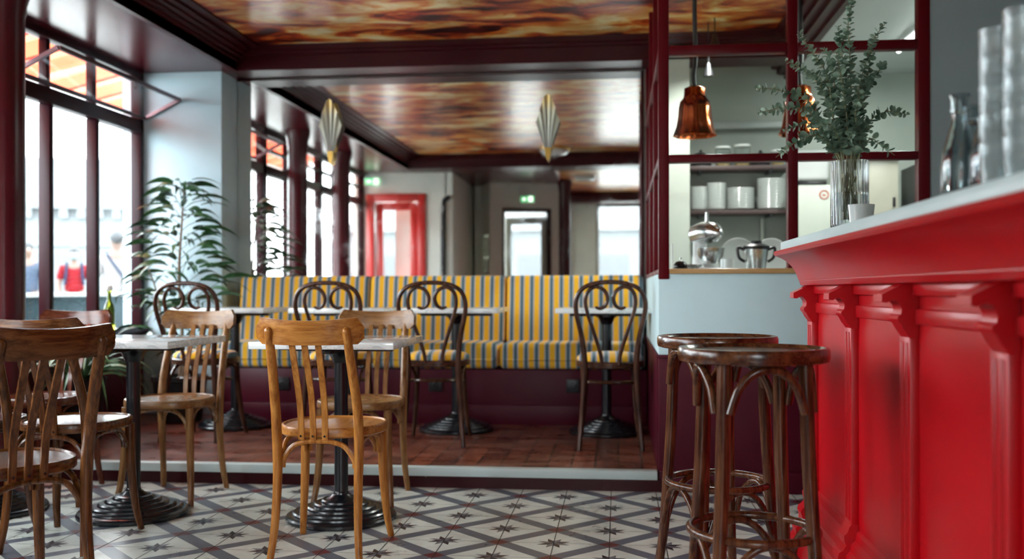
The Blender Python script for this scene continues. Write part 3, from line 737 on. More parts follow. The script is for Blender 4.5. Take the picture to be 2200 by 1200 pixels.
# ---------------------------------------------------------------- bar stools
def stool():
    t = thing('bar_stool', 'x', 'bar stool'); V_ = W['stool_v']; S_ = W['stool_s']
    bm = B(); lathe(bm, [(.0, .762), (.180, .762), (.192, .766), (.1945, .775), (.1945, .793), (.191, .800), (.183, .801), (.177, .797), (.172, .7925), (.15, .7905), (.08, .7885), (0, .788)], 56); obj('seat', bm, S_, t, 30)
    for k in range(4):
        a = math.radians(-36+90*k); c, s = math.cos(a), math.sin(a)
        bm = B(); tube(bm, [(.205*c, .205*s, 0), (.183*c, .183*s, .14), (.170*c, .170*s, .30), (.155*c, .155*s, .52), (.146*c, .146*s, .765)], [.0145, .0165, .0175, .0185, .0185], 14, n=5); obj('leg', bm, V_, t)
    R = .163
    bm = B(); tube(bm, [(R*math.cos(2*PI*i/48), R*math.sin(2*PI*i/48), .325) for i in range(48)], .0115, 12, closed=True); obj('foot_ring', bm, V_, t)
    for k in range(4):
        a0 = math.radians(-36+90*k); a1 = a0+PI/2
        for nm, z0, z1, r0, r1, rr, in0 in (('seat_brace', .640, .752, .158, .152, .0115, .14), ('foot_brace', .175, .315, .178, .158, .010, .10)):
            pts = []
            for i in range(13):
                u = i/12; a = a0+in0+(a1-a0-2*in0)*u; h = (1-abs(2*u-1)**2.2)**.62
                rad = r0+(r1-r0)*h; 
                k2 = (math.cos(PI/4)/math.cos(a-(a0+a1)/2)); k2 = .35*k2+.65
                pts.append((rad*k2*math.cos(a)*1.04, rad*k2*math.sin(a)*1.04, z0+(z1-z0)*h))
            bm = B(); tube(bm, pts, rr, 10, n=2); obj(nm, bm, V_, t)
    return t
s1 = stool(); s1['group'] = 'bentwood bar stools'
place(s1, (.350, 2.640, 0), 0, 'front dark bentwood bar stool, nearest the camera beside the red bar')
s2 = copy_tree(s1); place(s2, (.322, 3.290, 0), .28, 'rear dark bentwood bar stool, partly hidden behind the front one')

# ---------------------------------------------------------------- bar counter
bar = thing('bar_counter', 'long red panelled bar counter with a pale stone top', 'bar counter', (0, 0, 0))
YE, YN = 3.665, -1.2
bm = B(); box(bm, .585, 1.20, YN, YE, 1.092, 1.122, .0025); obj('counter_slab', bm, M['slab'], bar)
corn = [(.575, 1.092), (.563, 1.088), (.560, 1.080), (.564, 1.072), (.575, 1.068), (.590, 1.062), (.608, 1.050), (.624, 1.034), (.636, 1.016), (.644, .998), (.648, .9845), (.652, .984), (.652, .9815), (.650, .981), (.656, .9665), (.660, .965), (.72, .965), (.72, 1.092)]
bm = B(); prism(bm, corn, 'y', YN, YE); obj('cornice', bm, M['bar_red'], bar, 25)
bm = B(); box(bm, .700, 1.15, YN, YE-.0, 0, 1.092); obj('front_panel', bm, M['bar_red'], bar)
Yp = [3.577-.588*k for k in range(8)]
pr = [(0, 0), (-.013, -.0), (-.064, -.026), (-.064, -.044), (-.053, -.046), (-.044, -.041), (-.036, -.039), (-.028, -.044), (-.021, -.054), (-.019, -.062), (-.021, -.073), (-.027, -.078), (-.029, -.084), (-.027, -.090), (-.021, -.096), (-.014, -.110), (-.004, -.123), (0, -.130), (.02, -.130), (.02, 0)]
pl = [(0, .262), (-.006, .255), (-.012, .238), (-.022, .228), (-.021, .212), (-.016, .200), (-.024, .186), (-.036, .178), (-.040, .164), (-.035, .148), (-.036, .130), (-.048, .120), (-.058, .108), (-.056, .09), (-.066, .074), (-.080, .058), (-.086, .040), (-.086, .0), (.02, 0), (.02, .262)]
for k, y in enumerate(Yp):
    if y < -1.1: continue
    bm = B(); box(bm, .678, .705, y, y+.086, 0.0, .965, .002)
    for q in (.018, .031, .055, .068): box(bm, .6755, .680, y+q-.003, y+q+.003, .27, .825, .001)
    pil = obj('pilaster', bm, M['bar_red'], bar)
    bm = B(); prism(bm, [(.679+a, .965+b_) for a, b_ in pr], 'y', y-.003, y+.072); obj('corbel', bm, M['bar_red'], pil, 28)
    bm = B(); prism(bm, [(.679+a, b_) for a, b_ in pl], 'y', y-.003, y+.072); obj('foot_bracket', bm, M['bar_red'], pil, 28)
bm = B()
for k in range(len(Yp)-1):
    y1, y0 = Yp[k], Yp[k+1]+.086
    box(bm, .690, .7005, y0, y1, .868, .905, .004); box(bm, .684, .7005, y0, y1, .935, .966, .003)
prism(bm, [(.70, .245), (.692, .235), (.688, .215), (.678, .205), (.674, .185), (.662, .172), (.660, .150), (.646, .135), (.644, .110), (.632, .095), (.628, .03), (.628, 0), (.70, 0)], 'y', YN, YE-.02)
obj('plinth_moulding', bm, M['bar_red'], bar, 25)

# things on the bar ----------------------------------------------------------
ZB = 1.122
G_ = solidglass('clear_drinking_glass', (.95, .98, .98))
G3 = solidglass('smoky_carafe_glass', (.66, .74, .76), 0, 1.52)
G2 = solidglass('cloudy_pressed_glass', (.93, .99, 1), .04); G2.node_tree.nodes['Principled BSDF'].inputs['Transmission Weight'].default_value = .84  # white mixed into the glass stands in for bright reflections
t = thing('glass_vase', 'ribbed clear glass vase holding the eucalyptus on the bar', 'vase', (.662, 2.93, ZB))
bm = B(); n = 48; 
def fl(prof, lobes, amp, n=72):
    rings = []
    for r, z in prof:
        rings.append([bm.verts.new(((r+amp*math.cos(lobes*2*PI*i/n))*math.cos(2*PI*i/n), (r+amp*math.cos(lobes*2*PI*i/n))*math.sin(2*PI*i/n), z)) for i in range(n)] if r > .0001 else [bm.verts.new((0, 0, z))])
    for A, C_ in zip(rings, rings[1:]):
        for i in range(n):
            j = (i+1) % n
            if len(A) == 1: bm.faces.new((A[0], C_[j], C_[i]))
            elif len(C_) == 1: bm.faces.new((A[i], A[j], C_[0]))
            else: bm.faces.new((A[i], A[j], C_[j], C_[i]))
fl([(0, .0), (.049, 0), (.052, .004), (.052, .19), (.053, .196), (.050, .197), (.0475, .19), (.0475, .016), (.046, .012), (0, .011)], 24, .0009, 144); obj('vase_body', bm, G_, t, 50)
bm = B(); lathe(bm, [(0, .0125), (.0465, .0125), (.0468, .105), (0, .105)], 32); obj('water', bm, solidglass('water', (.9, .97, .95), 0, 1.33), t)
t = thing('tealight_glass', 'small milky white tealight glass beside the vase', 'candle holder', (.640, 2.70, ZB))
bm = B(); lathe(bm, [(0, 0), (.024, 0), (.029, .004), (.033, .045), (.034, .052), (.032, .052), (.027, .008), (0, .006)], 28); obj('glass_cup', bm, M['china'], t)
bm = B(); lathe(bm, [(0, .006), (.020, .006), (.020, .020), (0, .021)], 20); obj('tealight', bm, M['white_plastic'], t)

# eucalyptus
def mk_leaf(nm, a, b_, r=.5):
    m_, nt, p = NT(nm); oi = nt.nodes.new('ShaderNodeObjectInfo'); n = tex(nt, nscale=22, detail=2)
    rr = ramp(nt, n.outputs[0], [(.3, a), (.7, b_)]); nt.links.new(rr.outputs[0], p.inputs['Base Color']); setp(p, rough=r); return m_
euc = mk_leaf('eucalyptus_leaf', (.045, .105, .06), (.34, .47, .35)); stemm = mk_leaf('eucalyptus_stem', (.18, .17, .08), (.30, .28, .14))
eu = thing('eucalyptus_bunch', 'bunch of grey green eucalyptus branches standing in the vase', 'plant', (.662, 2.93, ZB))
rnd = random.Random(3)
tips = [(.012, .01, .665), (-.02, .05, .60), (.095, -.02, .585), (.105, .05, .49), (-.145, -.03, .565), (-.265, -.03, .335), (-.255, .06, .425), (-.215, -.05, .205), (-.10, .04, .47), (.165, .02, .33), (.112, -.05, .205), (-.05, -.06, .50), (.05, -.06, .52), (-.17, .07, .30), (.05, .09, .42), (-.12, -.09, .27), (.0, -.1, .38), (-.05, .12, .55), (-.175, .0, .49), (.08, .1, .30), (-.01, -.07, .25)]
for ti, (dx, dy, dz) in enumerate(tips):
    base = V(rnd.uniform(-.02, .02), rnd.uniform(-.02, .02), .03)
    neck = V(dx*.14, dy*.14, .19)+V(rnd.uniform(-.012, .012), rnd.uniform(-.012, .012), 0)
    neck.x = max(-.026, min(.026, neck.x)); neck.y = max(-.026, min(.026, neck.y)); tip = V(dx, dy, dz)
    mid = neck.lerp(tip, .5)+V(-dx*.10, 0, .045+abs(dx)*.12)
    pts = cr([base, neck, neck.lerp(mid, .5)+V(rnd.uniform(-.01, .01), 0, .012), mid, mid.lerp(tip, .55)+V(rnd.uniform(-.015, .015), rnd.uniform(-.015, .015), .012), tip], 8)
    bm = B(); tube(bm, pts, lerp_list([.0022, .002, .0009], len(pts)), 6); br = obj('branch', bm, stemm, eu)
    bm = B(); acc = 0; last = pts[0]; ang = rnd.uniform(0, 6)
    L = sum((b_-a).length for a, b_ in zip(pts, pts[1:])); s = 0; nxt = .185
    for a, b_ in zip(pts, pts[1:]):
        seg = (b_-a).length; T = (b_-a).normalized()
        while s+seg > nxt:
            p = a.lerp(b_, (nxt-s)/seg); u = nxt/L; size = (.0140-.0062*u**2)*rnd.uniform(.8, 1.15)
            if nxt > L-.02: size = .006
            ref = V(0, 0, 1) if abs(T.z) < .9 else V(1, 0, 0); e1 = T.cross(ref).normalized(); e2 = T.cross(e1)
            for sgn in ((0, PI) if not (p.z < .215 and math.hypot(p.x, p.y) > .022) else ()):
                d = e1*math.cos(ang+sgn)+e2*math.sin(ang+sgn); d = (d+T*.45+V(rnd.uniform(-.3, .3), rnd.uniform(-.3, .3), rnd.uniform(-.3, .3))).normalized()
                nrm = (T*.8+V(rnd.uniform(-.6, .6), rnd.uniform(-.6, .6), rnd.uniform(-.4, .6))).normalized(); w_ = d.cross(nrm).normalized(); nn = w_.cross(d)
                c = p+d*(size*1.05+.001); vs = []
                for i in range(8):
                    t_ = 2*PI*i/8; vs.append(bm.verts.new(c+d*(-size*math.cos(t_))+w_*(size*.92*math.sin(t_))+nn*(size*.22*math.sin(t_)**2)))
                vc = bm.verts.new(c-nn*.0008)
                for i in range(8): bm.faces.new((vc, vs[i], vs[(i+1) % 8]))
            ang += PI/2+rnd.uniform(-.2, .2); nxt += rnd.uniform(.0085, .0125)*(1.15-.35*u)
        s += seg
    obj('leaves', bm, euc, br, 60)

# carafes and stacked glasses ------------------------------------------------
def carafe():
    t = thing('carafe', 'x', 'carafe')
    bm = B(); lathe(bm, [(0, 0), (.030, 0), (.0325, .006), (.0325, .06), (.029, .085), (.020, .115), (.0150, .135), (.0145, .150), (.0165, .153), (.0165, .158), (.0145, .160), (.0148, .178), (.018, .186), (.0165, .187), (.0130, .178), (.0130, .136), (.018, .115), (.0265, .085), (.030, .06), (.030, .010), (0, .008)], 28); obj('carafe_body', bm, G3, t, 30)
    return t
def tumbler():
    bm = B(); lathe(bm, [(0, 0), (.0215, 0), (.0235, .003), (.0240, .019), (.0258, .0225), (.0272, .060), (.0285, .066), (.0285, .068), (.0268, .0685), (.0250, .030), (.0222, .019), (.0215, .010), (0, .008)], 24); return obj('shot_glass', bm, G2, None, 30)
cf = carafe(); CF = [(.626, 1.90), (.690, 2.02), (.720, 1.89), (.655, 1.835), (.735, 1.965)]
cl = ['leftmost small glass carafe on the bar, nearest the eucalyptus', 'glass carafe just right of the leftmost one, further back on the bar', 'glass carafe in the middle of the cluster against the stacked glasses', 'glass carafe at the front edge of the bar cluster', 'rearmost glass carafe beside the stacked glasses']
for i, (x, y) in enumerate(CF):
    c = cf if i == 0 else copy_tree(cf); place(c, (x, y, ZB), 0, cl[i]); c['group'] = 'glass carafes on the bar'
tm = tumbler(); first = True
ords = ['first', 'second', 'third', 'fourth', 'fifth', 'sixth', 'seventh']
for si, (x, y, n_, nm) in enumerate(((.626, 1.72, 5, 'left stack'), (.640, 1.655, 5, 'front stack at the picture edge'), (.684, 1.775, 6, 'taller rear stack'), (.702, 1.700, 6, 'rightmost rear stack'))):
    for k in range(n_):
        o = tm if first else tm.copy()
        if not first: COL.objects.link(o)
        first = False
        o.location = (x, y, ZB+k*.0475)
        tag(o, 'small glass, %s from the bottom of the %s' % (ords[k], nm) if k else 'small glass standing on the bar under the %s' % nm, 'glass', 'stacked glasses on the bar')

# ---------------------------------------------------------------- sconces
def sconce(x, label):
    t = thing('fan_wall_light', label, 'wall lamp', (x, YM-.004, 1.862), 0, 'fan shaped wall lights')
    # pleated fan
    out = [(-.083, .255), (-.066, .300), (-.055, .345), (-.038, .385), (-.022, .425), (0, .442), (.022, .425), (.038, .385), (.055, .345), (.066, .300), (.083, .255)]
    bm = B(); n = len(out); F, K = [], []
    for i, (px, pz) in enumerate(out):
        dep = -.075+.012*(abs(px)/.083)**2*3 + (.010 if i % 2 else 0)
        bx = px*.16
        F.append([bm.verts.new((bx, -.030, .03)), bm.verts.new((px*.6, dep*.75, pz*.55+.02)), bm.verts.new((px, dep, pz))])
        K.append([bm.verts.new((bx, -.027, .03)), bm.verts.new((px*.6, dep*.75+.003, pz*.55+.02)), bm.verts.new((px, dep+.003, pz))])
    for i in range(n-1):
        for S in (F, K):
            for j in range(2): bm.faces.new((S[i][j], S[i+1][j], S[i+1][j+1], S[i][j+1]))
        for j in (0, 2): bm.faces.new((F[i][j], F[i+1][j], K[i+1][j], K[i][j]))
    for i in (0, n-1):
        for j in range(2): bm.faces.new((F[i][j], F[i][j+1], K[i][j+1], K[i][j]))
    obj('fan_shade', bm, M['fan'], t, 12)
    for i in range(0, n, 2):
        bm = B(); px, pz = out[i]; dep = -.075+.012*(abs(px)/.083)**2*3-.002
        tube(bm, [(px*.16, -.032, .03), (px*.6, dep*.75-.002, pz*.55+.02), (px, dep, pz)], .0022, 6); obj('rib', bm, M['frame_grey'], t)
    bm = B(); prism(bm, [(-.022, .075), (-.018, .03), (-.008, -.005), (0, -.018), (.008, -.005), (.018, .03), (.022, .075)], 'y', -.042, .0); obj('wall_bracket', bm, M['brass'], t)
    bm = B(); box(bm, -.035, .035, -.008, 0, .07, .30, .003); obj('back_plate', bm, M['brass'], t)
    return t
m_, nt, p = NT('frosted_fan_glass'); n = tex(nt, scale=(1, 1, 1), nscale=2); tc = nt.nodes.new('ShaderNodeTexCoord'); sp = nt.nodes.new('ShaderNodeSeparateXYZ'); nt.links.new(tc.outputs['Object'], sp.inputs[0])
r_ = ramp(nt, sp.outputs[2], [(.18, (.42, .44, .36)), (.32, (.45, .42, .30)), (.40, (.62, .42, .14))]); nt.links.new(r_.outputs[0], p.inputs['Base Color']); setp(p, rough=.3, metal=.35); M['fan'] = m_
sconce(-2.028, 'left fan shaped brass and glass wall light on the mirror')
sconce(-.482, 'right fan shaped brass and glass wall light on the mirror')

# ceiling lamp, signs, pipe --------------------------------------------------
t = thing('ceiling_lamp', 'round pale flush ceiling lamp seen only in the mirror', 'ceiling lamp', (-.75, 1.98, ZC))
bm = B(); lathe(bm, [(0, 0), (.19, 0), (.19, -.02), (.175, -.028)], 32); obj('lamp_base', bm, M['brass'], t)
bm = B(); lathe(bm, [(.175, -.02), (.17, -.05), (.13, -.078), (.06, -.09), (0, -.092)], 32); obj('lamp_shade', bm, M['china'], t)
t = thing('strip_lamp', 'long pale ceiling lamp of the front bay seen in the mirror', 'ceiling lamp', (-.45, .1, 2.52))
bm = B(); box(bm, -.14, .14, -.1, .1, -.02, 0, .004); obj('lamp_base', bm, M['white_plastic'], t)
bm = B(); box(bm, -.13, .13, -.09, .09, -.06, -.02, .015); obj('diffuser', bm, M['china'], t)
for (x, y, z, rz, l) in ((-3.16, 1.178, 2.36, 0, 'green lit exit sign above the red door corner'), (-1.27, -.245, 2.24, ang, 'green and white lit exit sign over the front door')):
    t = thing('exit_sign', l, 'sign', (x, y, z), rz, 'green exit signs')
    bm = B(); box(bm, -.11, .11, 0, .035, -.055, .055, .004); obj('sign_housing', bm, M['white_plastic'], t)
    bm = B(); box(bm, -.10, .10, .0352, .040, -.045, .045, .002); f_ = obj('sign_face', bm, M['sign_green'], t)
    bm = B(); y_ = (.0402, .043)   # running figure, doorway and arrow
    box(bm, .02, .075, *y_, -.035, .035)
    prism(bm, [(-.075, 0), (-.05, .022), (-.05, .008), (-.02, .008), (-.02, -.008), (-.05, -.008), (-.05, -.022)], 'y', *y_)
    obj('pictogram', bm, M['sign_white'], f_)
bm = B(); tube(bm, [(-2.085, -2.30, 2.02), (-1.93, -2.30, 2.02), (-1.90, -2.30, 2.0), (-1.895, -2.30, 1.9), (-1.895, -2.30, 1.2)], .028, 10, n=5)
tag(obj('wall_pipe', bm, M['black_iron']), 'dark bent pipe on the pale passage wall seen in the mirror', 'pipe')
bm = B(); tube(bm, [(-2.15, 1.17+.02, 2.15), (-2.19, 1.20, 2.12), (-2.24, 1.21, 1.9), (-2.24, 1.21, .1)], .026, 10, n=5)
tag(obj('wall_pipe', bm, M['black_iron']), 'dark upright pipe right of the red door seen in the mirror', 'pipe')

# ---------------------------------------------------------------- kitchen
t = thing('kitchen_counter', 'steel kitchen counter behind the serving ledge', 'counter', (0, 0, 0))
bm = B(); box(bm, .29, 1.36, 5.08, 5.95, 1.0, 1.04, .004); obj('worktop', bm, M['steel'], t)
bm = B(); box(bm, .31, 1.34, 5.12, 5.9, 0, 1.0); obj('cabinet', bm, M['steel'], t)
t = thing('back_counter', 'steel counter along the kitchen back wall', 'counter', (0, 0, 0))
bm = B(); box(bm, .48, 1.50, 6.75, 7.29, .96, 1.0, .004); obj('worktop', bm, M['steel'], t)
bm = B(); box(bm, .50, 1.48, 6.8, 7.28, 0, .96); obj('cabinet', bm, M['steel'], t)
shelf_m = paint('dark_shelf', (.05, .03, .028), .5)
for z, l in ((1.818, 'upper dark wooden kitchen shelf with pans and jars'), (1.508, 'lower dark wooden kitchen shelf carrying plate stacks')):
    t = thing('wall_shelf', l, 'shelf', (.84, 7.16, z), 0, 'dark kitchen shelves')
    bm = B(); box(bm, -.355, .355, -.13, .135, -.028, 0, .002); obj('board', bm, shelf_m, t)
    for x in (-.26, .22):
        bm = B(); box(bm, x-.012, x+.012, -.12, .135, -.045, -.028); box(bm, x-.012, x+.012, .12, .135, -.13, -.03); obj('bracket', bm, M['black_iron'], t)
bm = B(); box(bm, .48, 1.2, 7.27, 7.298, 1.0, 2.12); tag(obj('backsplash', bm, paint('grey_backsplash', (.30, .33, .30), .35)), 'grey splashback panel behind the kitchen shelves', 'panel')
bm = B(); box(bm, .48, 1.2, 7.18, 7.268, 2.10, 2.15, .004); tag(obj('wall_rail', bm, paint('grey_rail', (.33, .36, .35), .35)), 'long grey rail on the kitchen wall above the jars', 'rail')
# plates: individual stacks
def plate(r, h=.008):
    bm = B(); lathe(bm, [(0, .0), (r*.55, 0), (r*.6, .003), (r, h+.008), (r*.99, h+.011), (r*.58, .006), (0, .005)], 32); return bm
NUM = 'one two three four five six seven eight nine ten eleven twelve thirteen fourteen fifteen sixteen seventeen'.split()
stacks = [(.575, 13, .062, 'far left'), (.695, 15, .068, 'second'), (.862, 12, .098, 'wide third'), (1.075, 17, .100, 'tallest right hand')]
for sx, n_, r_, nm in stacks:
    base = obj('plate', plate(r_), M['china']); 
    for k in range(n_):
        o = base if k == 0 else base.copy()
        if k: COL.objects.link(o)
        o.location = (sx, 7.13, 1.5085+k*.0125)
        tag(o, 'white plate, number %s from the bottom of the %s plate stack' % (NUM[k], nm), 'plate', 'plates in the %s stack' % nm)
def simple(name, bm, mat, label, cat, loc, group=None): 
    o = obj(name, bm, mat, None, 38, loc); return tag(o, label, cat, group)
# jars and pans on upper shelf
for x, r_, h, l in ((.74, .052, .13, 'left clear storage jar on the upper kitchen shelf'), (.875, .056, .14, 'clear storage jar with yellow band on the upper kitchen shelf'), (1.12, .045, .10, 'right clear storage jar on the upper kitchen shelf')):
    t = thing('storage_jar', l, 'jar', (x, 7.13, 1.8185), 0, 'clear storage jars')
    bm = B(); lathe(bm, [(0, 0), (r_, 0), (r_, h), (r_-.004, h), (r_-.004, .004), (0, .004)], 24); obj('jar_body', bm, G_, t)
    bm = B(); lathe(bm, [(0, h+.0005), (r_+.003, h+.0005), (r_+.003, h+.014), (0, h+.016)], 24); obj('jar_lid', bm, M['white_plastic'], t)
    bm = B(); lathe(bm, [(0, .005), (r_-.006, .005), (r_-.006, h*.45), (0, h*.45)], 20); obj('jar_contents', bm, paint('dried_pasta', (.45, .32, .12), .7), t)
for x, r_, h, l in ((.585, .075, .105, 'left dark pot on the upper kitchen shelf'), (1.0, .068, .095, 'dark brown pot between the jars on the upper shelf')):
    t = thing('cooking_pot', l, 'pot', (x, 7.13, 1.8185), 0, 'dark cooking pots')
    bm = B(); lathe(bm, [(0, 0), (r_*.9, 0), (r_, .01), (r_, h*.7), (r_*.95, h*.7), (r_*.9, .01), (0, .006)], 24); obj('pot_body', bm, M['black_plastic'], t)
    bm = B(); lathe(bm, [(r_, h*.71), (r_*.8, h*.86), (r_*.3, h), (.01, h), (.012, h+.018), (0, h+.02)], 24); obj('pot_lid', bm, M['black_plastic'], t)
# stand mixer
t = thing('stand_mixer', 'chrome and white stand mixer on the kitchen counter', 'mixer', (.475, 5.45, 1.04), .4)
bm = B(); box(bm, -.075, .075, -.12, .12, 0, .03, .012, seg=3); obj('mixer_base', bm, M['white_plastic'], t)
bm = B(); tube(bm, [(0, .075, .02), (0, .08, .1), (0, .06, .19)], [.042, .034, .04], 16, n=4); obj('mixer_column', bm, M['white_plastic'], t)
bm = B(); tube(bm, [(0, .12, .215), (0, .1, .215), (0, 0, .22), (0, -.09, .215), (0, -.13, .21)], [.03, .056, .062, .052, .03], 20, n=4, round_end=True); obj('mixer_head', bm, M['steel'], t)
bm = B(); lathe(bm, [(0, .032), (.035, .032), (.04, .04), (.068, .09), (.074, .135), (.071, .135), (.03, .045), (0, .04)], 28, (0, -.055, 0)); obj('mixing_bowl', bm, M['steel'], t)
bm = B(); tube(bm, [(0, -.01, .265), (0, -.01, .33)], [.012, .009], 10); obj('mixer_knob', bm, M['steel'], t)
# lidded steel food processor
t = thing('food_processor', 'steel mixing jug with black lid and handles on the kitchen counter', 'food processor', (.735, 5.40, 1.04))
bm = B(); lathe(bm, [(0, 0), (.045, 0), (.048, .01), (.062, .105), (.064, .125), (0, .126)], 32); obj('jug', bm, M['steel'], t)
bm = B(); lathe(bm, [(0, .126), (.068, .126), (.070, .142), (.055, .152), (.03, .156), (.028, .172), (0, .174)], 32); obj('jug_lid', bm, M['black_plastic'], t)
for s in (-1, 1):
    bm = B(); tube(bm, [(s*.062, 0, .125), (s*.092, 0, .135), (s*.098, 0, .118), (s*.088, 0, .08), (s*.06, 0, .06)], .008, 8, n=4); obj('handle', bm, M['black_plastic'], t)
for x, y, r_, z_, l in ((.665, 5.62, .10, .098, 'large white round dish leaning behind the steel jug, left'), (.86, 5.70, .10, .098, 'large white round dish leaning behind the steel jug, right')):
    bm = B(); lathe(bm, [(0, 0), (r_*.7, 0), (r_, .012), (r_*.98, .016), (r_*.68, .005), (0, .005)], 36)
    for v in bm.verts: v.co = V(v.co.x, -v.co.z+.01, v.co.y)
    for v in bm.verts: v.co.y += v.co.z*.12
    simple('serving_dish', bm, M['china'], l, 'dish', (x, y, 1.0405+r_), 'round dishes standing on edge')
bm = B(); lathe(bm, [(0, 0), (.03, 0), (.032, .004), (.075, .04), (.073, .042), (.03, .008), (0, .007)], 28); simple('steel_bowl', bm, M['steel'], 'low steel bowl left of the stand mixer', 'bowl', (.365, 5.25, 1.0405))
bm = B(); lathe(bm, [(0, 0), (.028, 0), (.034, .004), (.036, .07), (.034, .07), (.03, .008), (0, .007)], 24); simple('white_cup', bm, M['china'], 'white cup right of the stand mixer', 'cup', (.57, 5.28, 1.0405))
# desk bell
t = thing('service_bell', 'black and chrome service bell at the left end of the ledge', 'bell', (.300, 4.84, 1.0502))
bm = B(); lathe(bm, [(0, 0), (.038, 0), (.038, .006), (.030, .010), (0, .010)], 28); obj('bell_base', bm, M['black_plastic'], t)
bm = B(); lathe(bm, [(.034, .011), (.033, .020), (.024, .034), (.008, .041), (0, .042)], 28); obj('bell_dome', bm, M['black_iron'], t)
bm = B(); lathe(bm, [(.003, .042), (.003, .05), (.006, .052), (.006, .056), (0, .058)], 12); obj('bell_button', bm, M['steel'], t)
bm = B(); tube(bm, [(0, 0, 0), (0, 0, .13)], .0035, 8); bx_ = bm; lathe(bm, [(0, 0), (.02, 0), (.02, .004), (0, .006)], 16); simple('receipt_spike', bm, M['white_plastic'], 'thin upright white spike behind the service bell', 'spike', (.265, 4.925, 1.0502))
# heat lamps
cop = metal('copper', (.58, .13, .04), .16)
def heat_lamp(x, y, z, label):
    t = thing('copper_heat_lamp', label, 'pendant lamp', (x, y, z), 0, 'copper heat lamps over the pass')
    bm = B(); fl_prof = [(.056, .252), (.058, .215), (.062, .205), (.076, .185), (.084, .15), (.088, .10), (.096, .05), (.112, .008), (.116, 0), (.113, .001), (.092, .05), (.084, .10), (.080, .15), (.070, .183), (.05, .2), (0, .2)]
    n = 8*6; rings = []
    for r, zz in fl_prof:
        amp = .0 if zz > .2 else .035
        rings.append([bm.verts.new((0, 0, zz))] if r == 0 else [bm.verts.new((r*(1+amp*math.cos(8*2*PI*i/n))*math.cos(2*PI*i/n), r*(1+amp*math.cos(8*2*PI*i/n))*math.sin(2*PI*i/n), zz)) for i in range(n)])
    for A, C_ in zip(rings, rings[1:]):
        for i in range(n):
            j = (i+1) % n
            if len(C_) == 1: bm.faces.new((A[i], A[j], C_[0]))
            else: bm.faces.new((A[i], A[j], C_[j], C_[i]))
    obj('lamp_shade', bm, cop, t, 50)
    bm = B(); lathe(bm, [(0, .268), (.03, .268), (.056, .256), (.056, .25), (0, .25)], 24); obj('shade_cap', bm, cop, t)
    bm = B(); tube(bm, [(0, 0, .262), (-.005, 0, .33), (.004, 0, .42), (0, 0, .62), (0, 0, ZC-z if x < 1.1 else 2.49-z)], .0125, 10, n=6)
    obj('coiled_cord', bm, M['black_plastic'], t)
    bm = B(); lathe(bm, [(0, .07), (.018, .075), (.03, .1), (.03, .13), (.015, .17), (0, .19)], 20); obj('bulb', bm, M['china'], t)
heat_lamp(.412, 5.4, 1.777, 'left copper bell shaped heat lamp with black coiled cord')
heat_lamp(.985, 5.5, 1.790, 'right copper heat lamp, hidden behind the screen bar and eucalyptus')
for x, y, z, l in ((.60, 6.25, 2.46, 'small dark cone spotlight high behind the top pane, upper one'), (.57, 6.35, 2.30, 'small dark cone spotlight high behind the top pane, lower one')):
    t = thing('cone_spotlight', l, 'spotlight', (x, y, z), 0, 'small cone spotlights')
    bm = B(); lathe(bm, [(0, .08), (.012, .08), (.016, .06), (.034, .0), (.031, .0), (.014, .055), (0, .06)], 20); obj('cone_shade', bm, M['black_plastic'], t)
    bm = B(); lathe(bm, [(0, .008), (.028, .006), (.028, .01), (0, .012)], 20); obj('bulb', bm, M['china'], t)
    l = bpy.data.lights.new('spotlight_lamp', 'SPOT'); l.energy = 26; l.spot_size = 2.6; l.spot_blend = .6; l.shadow_soft_size = .03; l.color = (.98, 1, .94)  # fill light added inside the cone to brighten the kitchen wall
    lo = bpy.data.objects.new('spotlight_lamp', l); COL.objects.link(lo); lo.location = (0, 0, .002); lo.parent = t
    bm = B(); tube(bm, [(0, 0, .078), (0, 0, ZC-z)], .004, 8); obj('cord', bm, M['black_plastic'], t)
# towel dispenser, fridge, oven
t = thing('paper_towel_dispenser', 'white and black paper towel dispenser on the kitchen wall', 'dispenser', (1.36, 7.299, 1.74))
bm = B(); box(bm, -.125, .125, -.13, 0, -.02, .20, .03, seg=4); obj('dispenser_cover', bm, M['white_plastic'], t)
bm = B(); box(bm, -.11, .11, -.11, -.01, -.055, -.02, .01); obj('dispenser_mouth', bm, M['black_plastic'], t)
t = thing('white_fridge', 'tall white kitchen cupboard with a small round red logo', 'cupboard', (1.37, 6.95, 0))
bm = B(); box(bm, -.165, .165, -.15, .15, 1.001, 1.65, .004); obj('cupboard_body', bm, M['kitchen_wall'], t)
bm = B(); tube(bm, [(.028*math.cos(a), -.152, 1.585+.028*math.sin(a)) for a in [2*PI*i/24 for i in range(24)]], .0035, 6, closed=True)
box(bm, -.010, .010, -.153, -.150, 1.578, 1.586); lg = obj('logo', bm, paint('red_logo', (.45, .05, .03), .5), t)
t = thing('steel_cabinet', 'worn steel wall cabinet right of the vase', 'cabinet', (1.67, 6.6, 1.35))
bm = B(); box(bm, -.11, .085, -.15, .5, -.02, .42, .004); obj('cabinet_body', bm, paint('worn_steel_paint', (.42, .41, .33), .4), t)
bm = B(); box(bm, .05, .065, -.165, -.15, .12, .18, .002); obj('cabinet_handle', bm, M['black_plastic'], t)
bm = B(); box(bm, -.13, .11, -.18, .52, .42, .435, .002); obj('cabinet_lid', bm, M['steel'], t)
bm = B(); box(bm, 1.56, 1.8, 6.3, 7.25, 0, 1.329); tag(obj('kitchen_unit', bm, M['steel']), 'steel unit below the worn wall cabinet', 'kitchen unit')
t = thing('dark_oven', 'tall dark oven behind the right screen pane', 'oven', (2.05, 6.2, 0))
bm = B(); box(bm, -.24, .35, -.35, .4, 0, 1.72, .01); obj('oven_body', bm, M['black_plastic'], t)
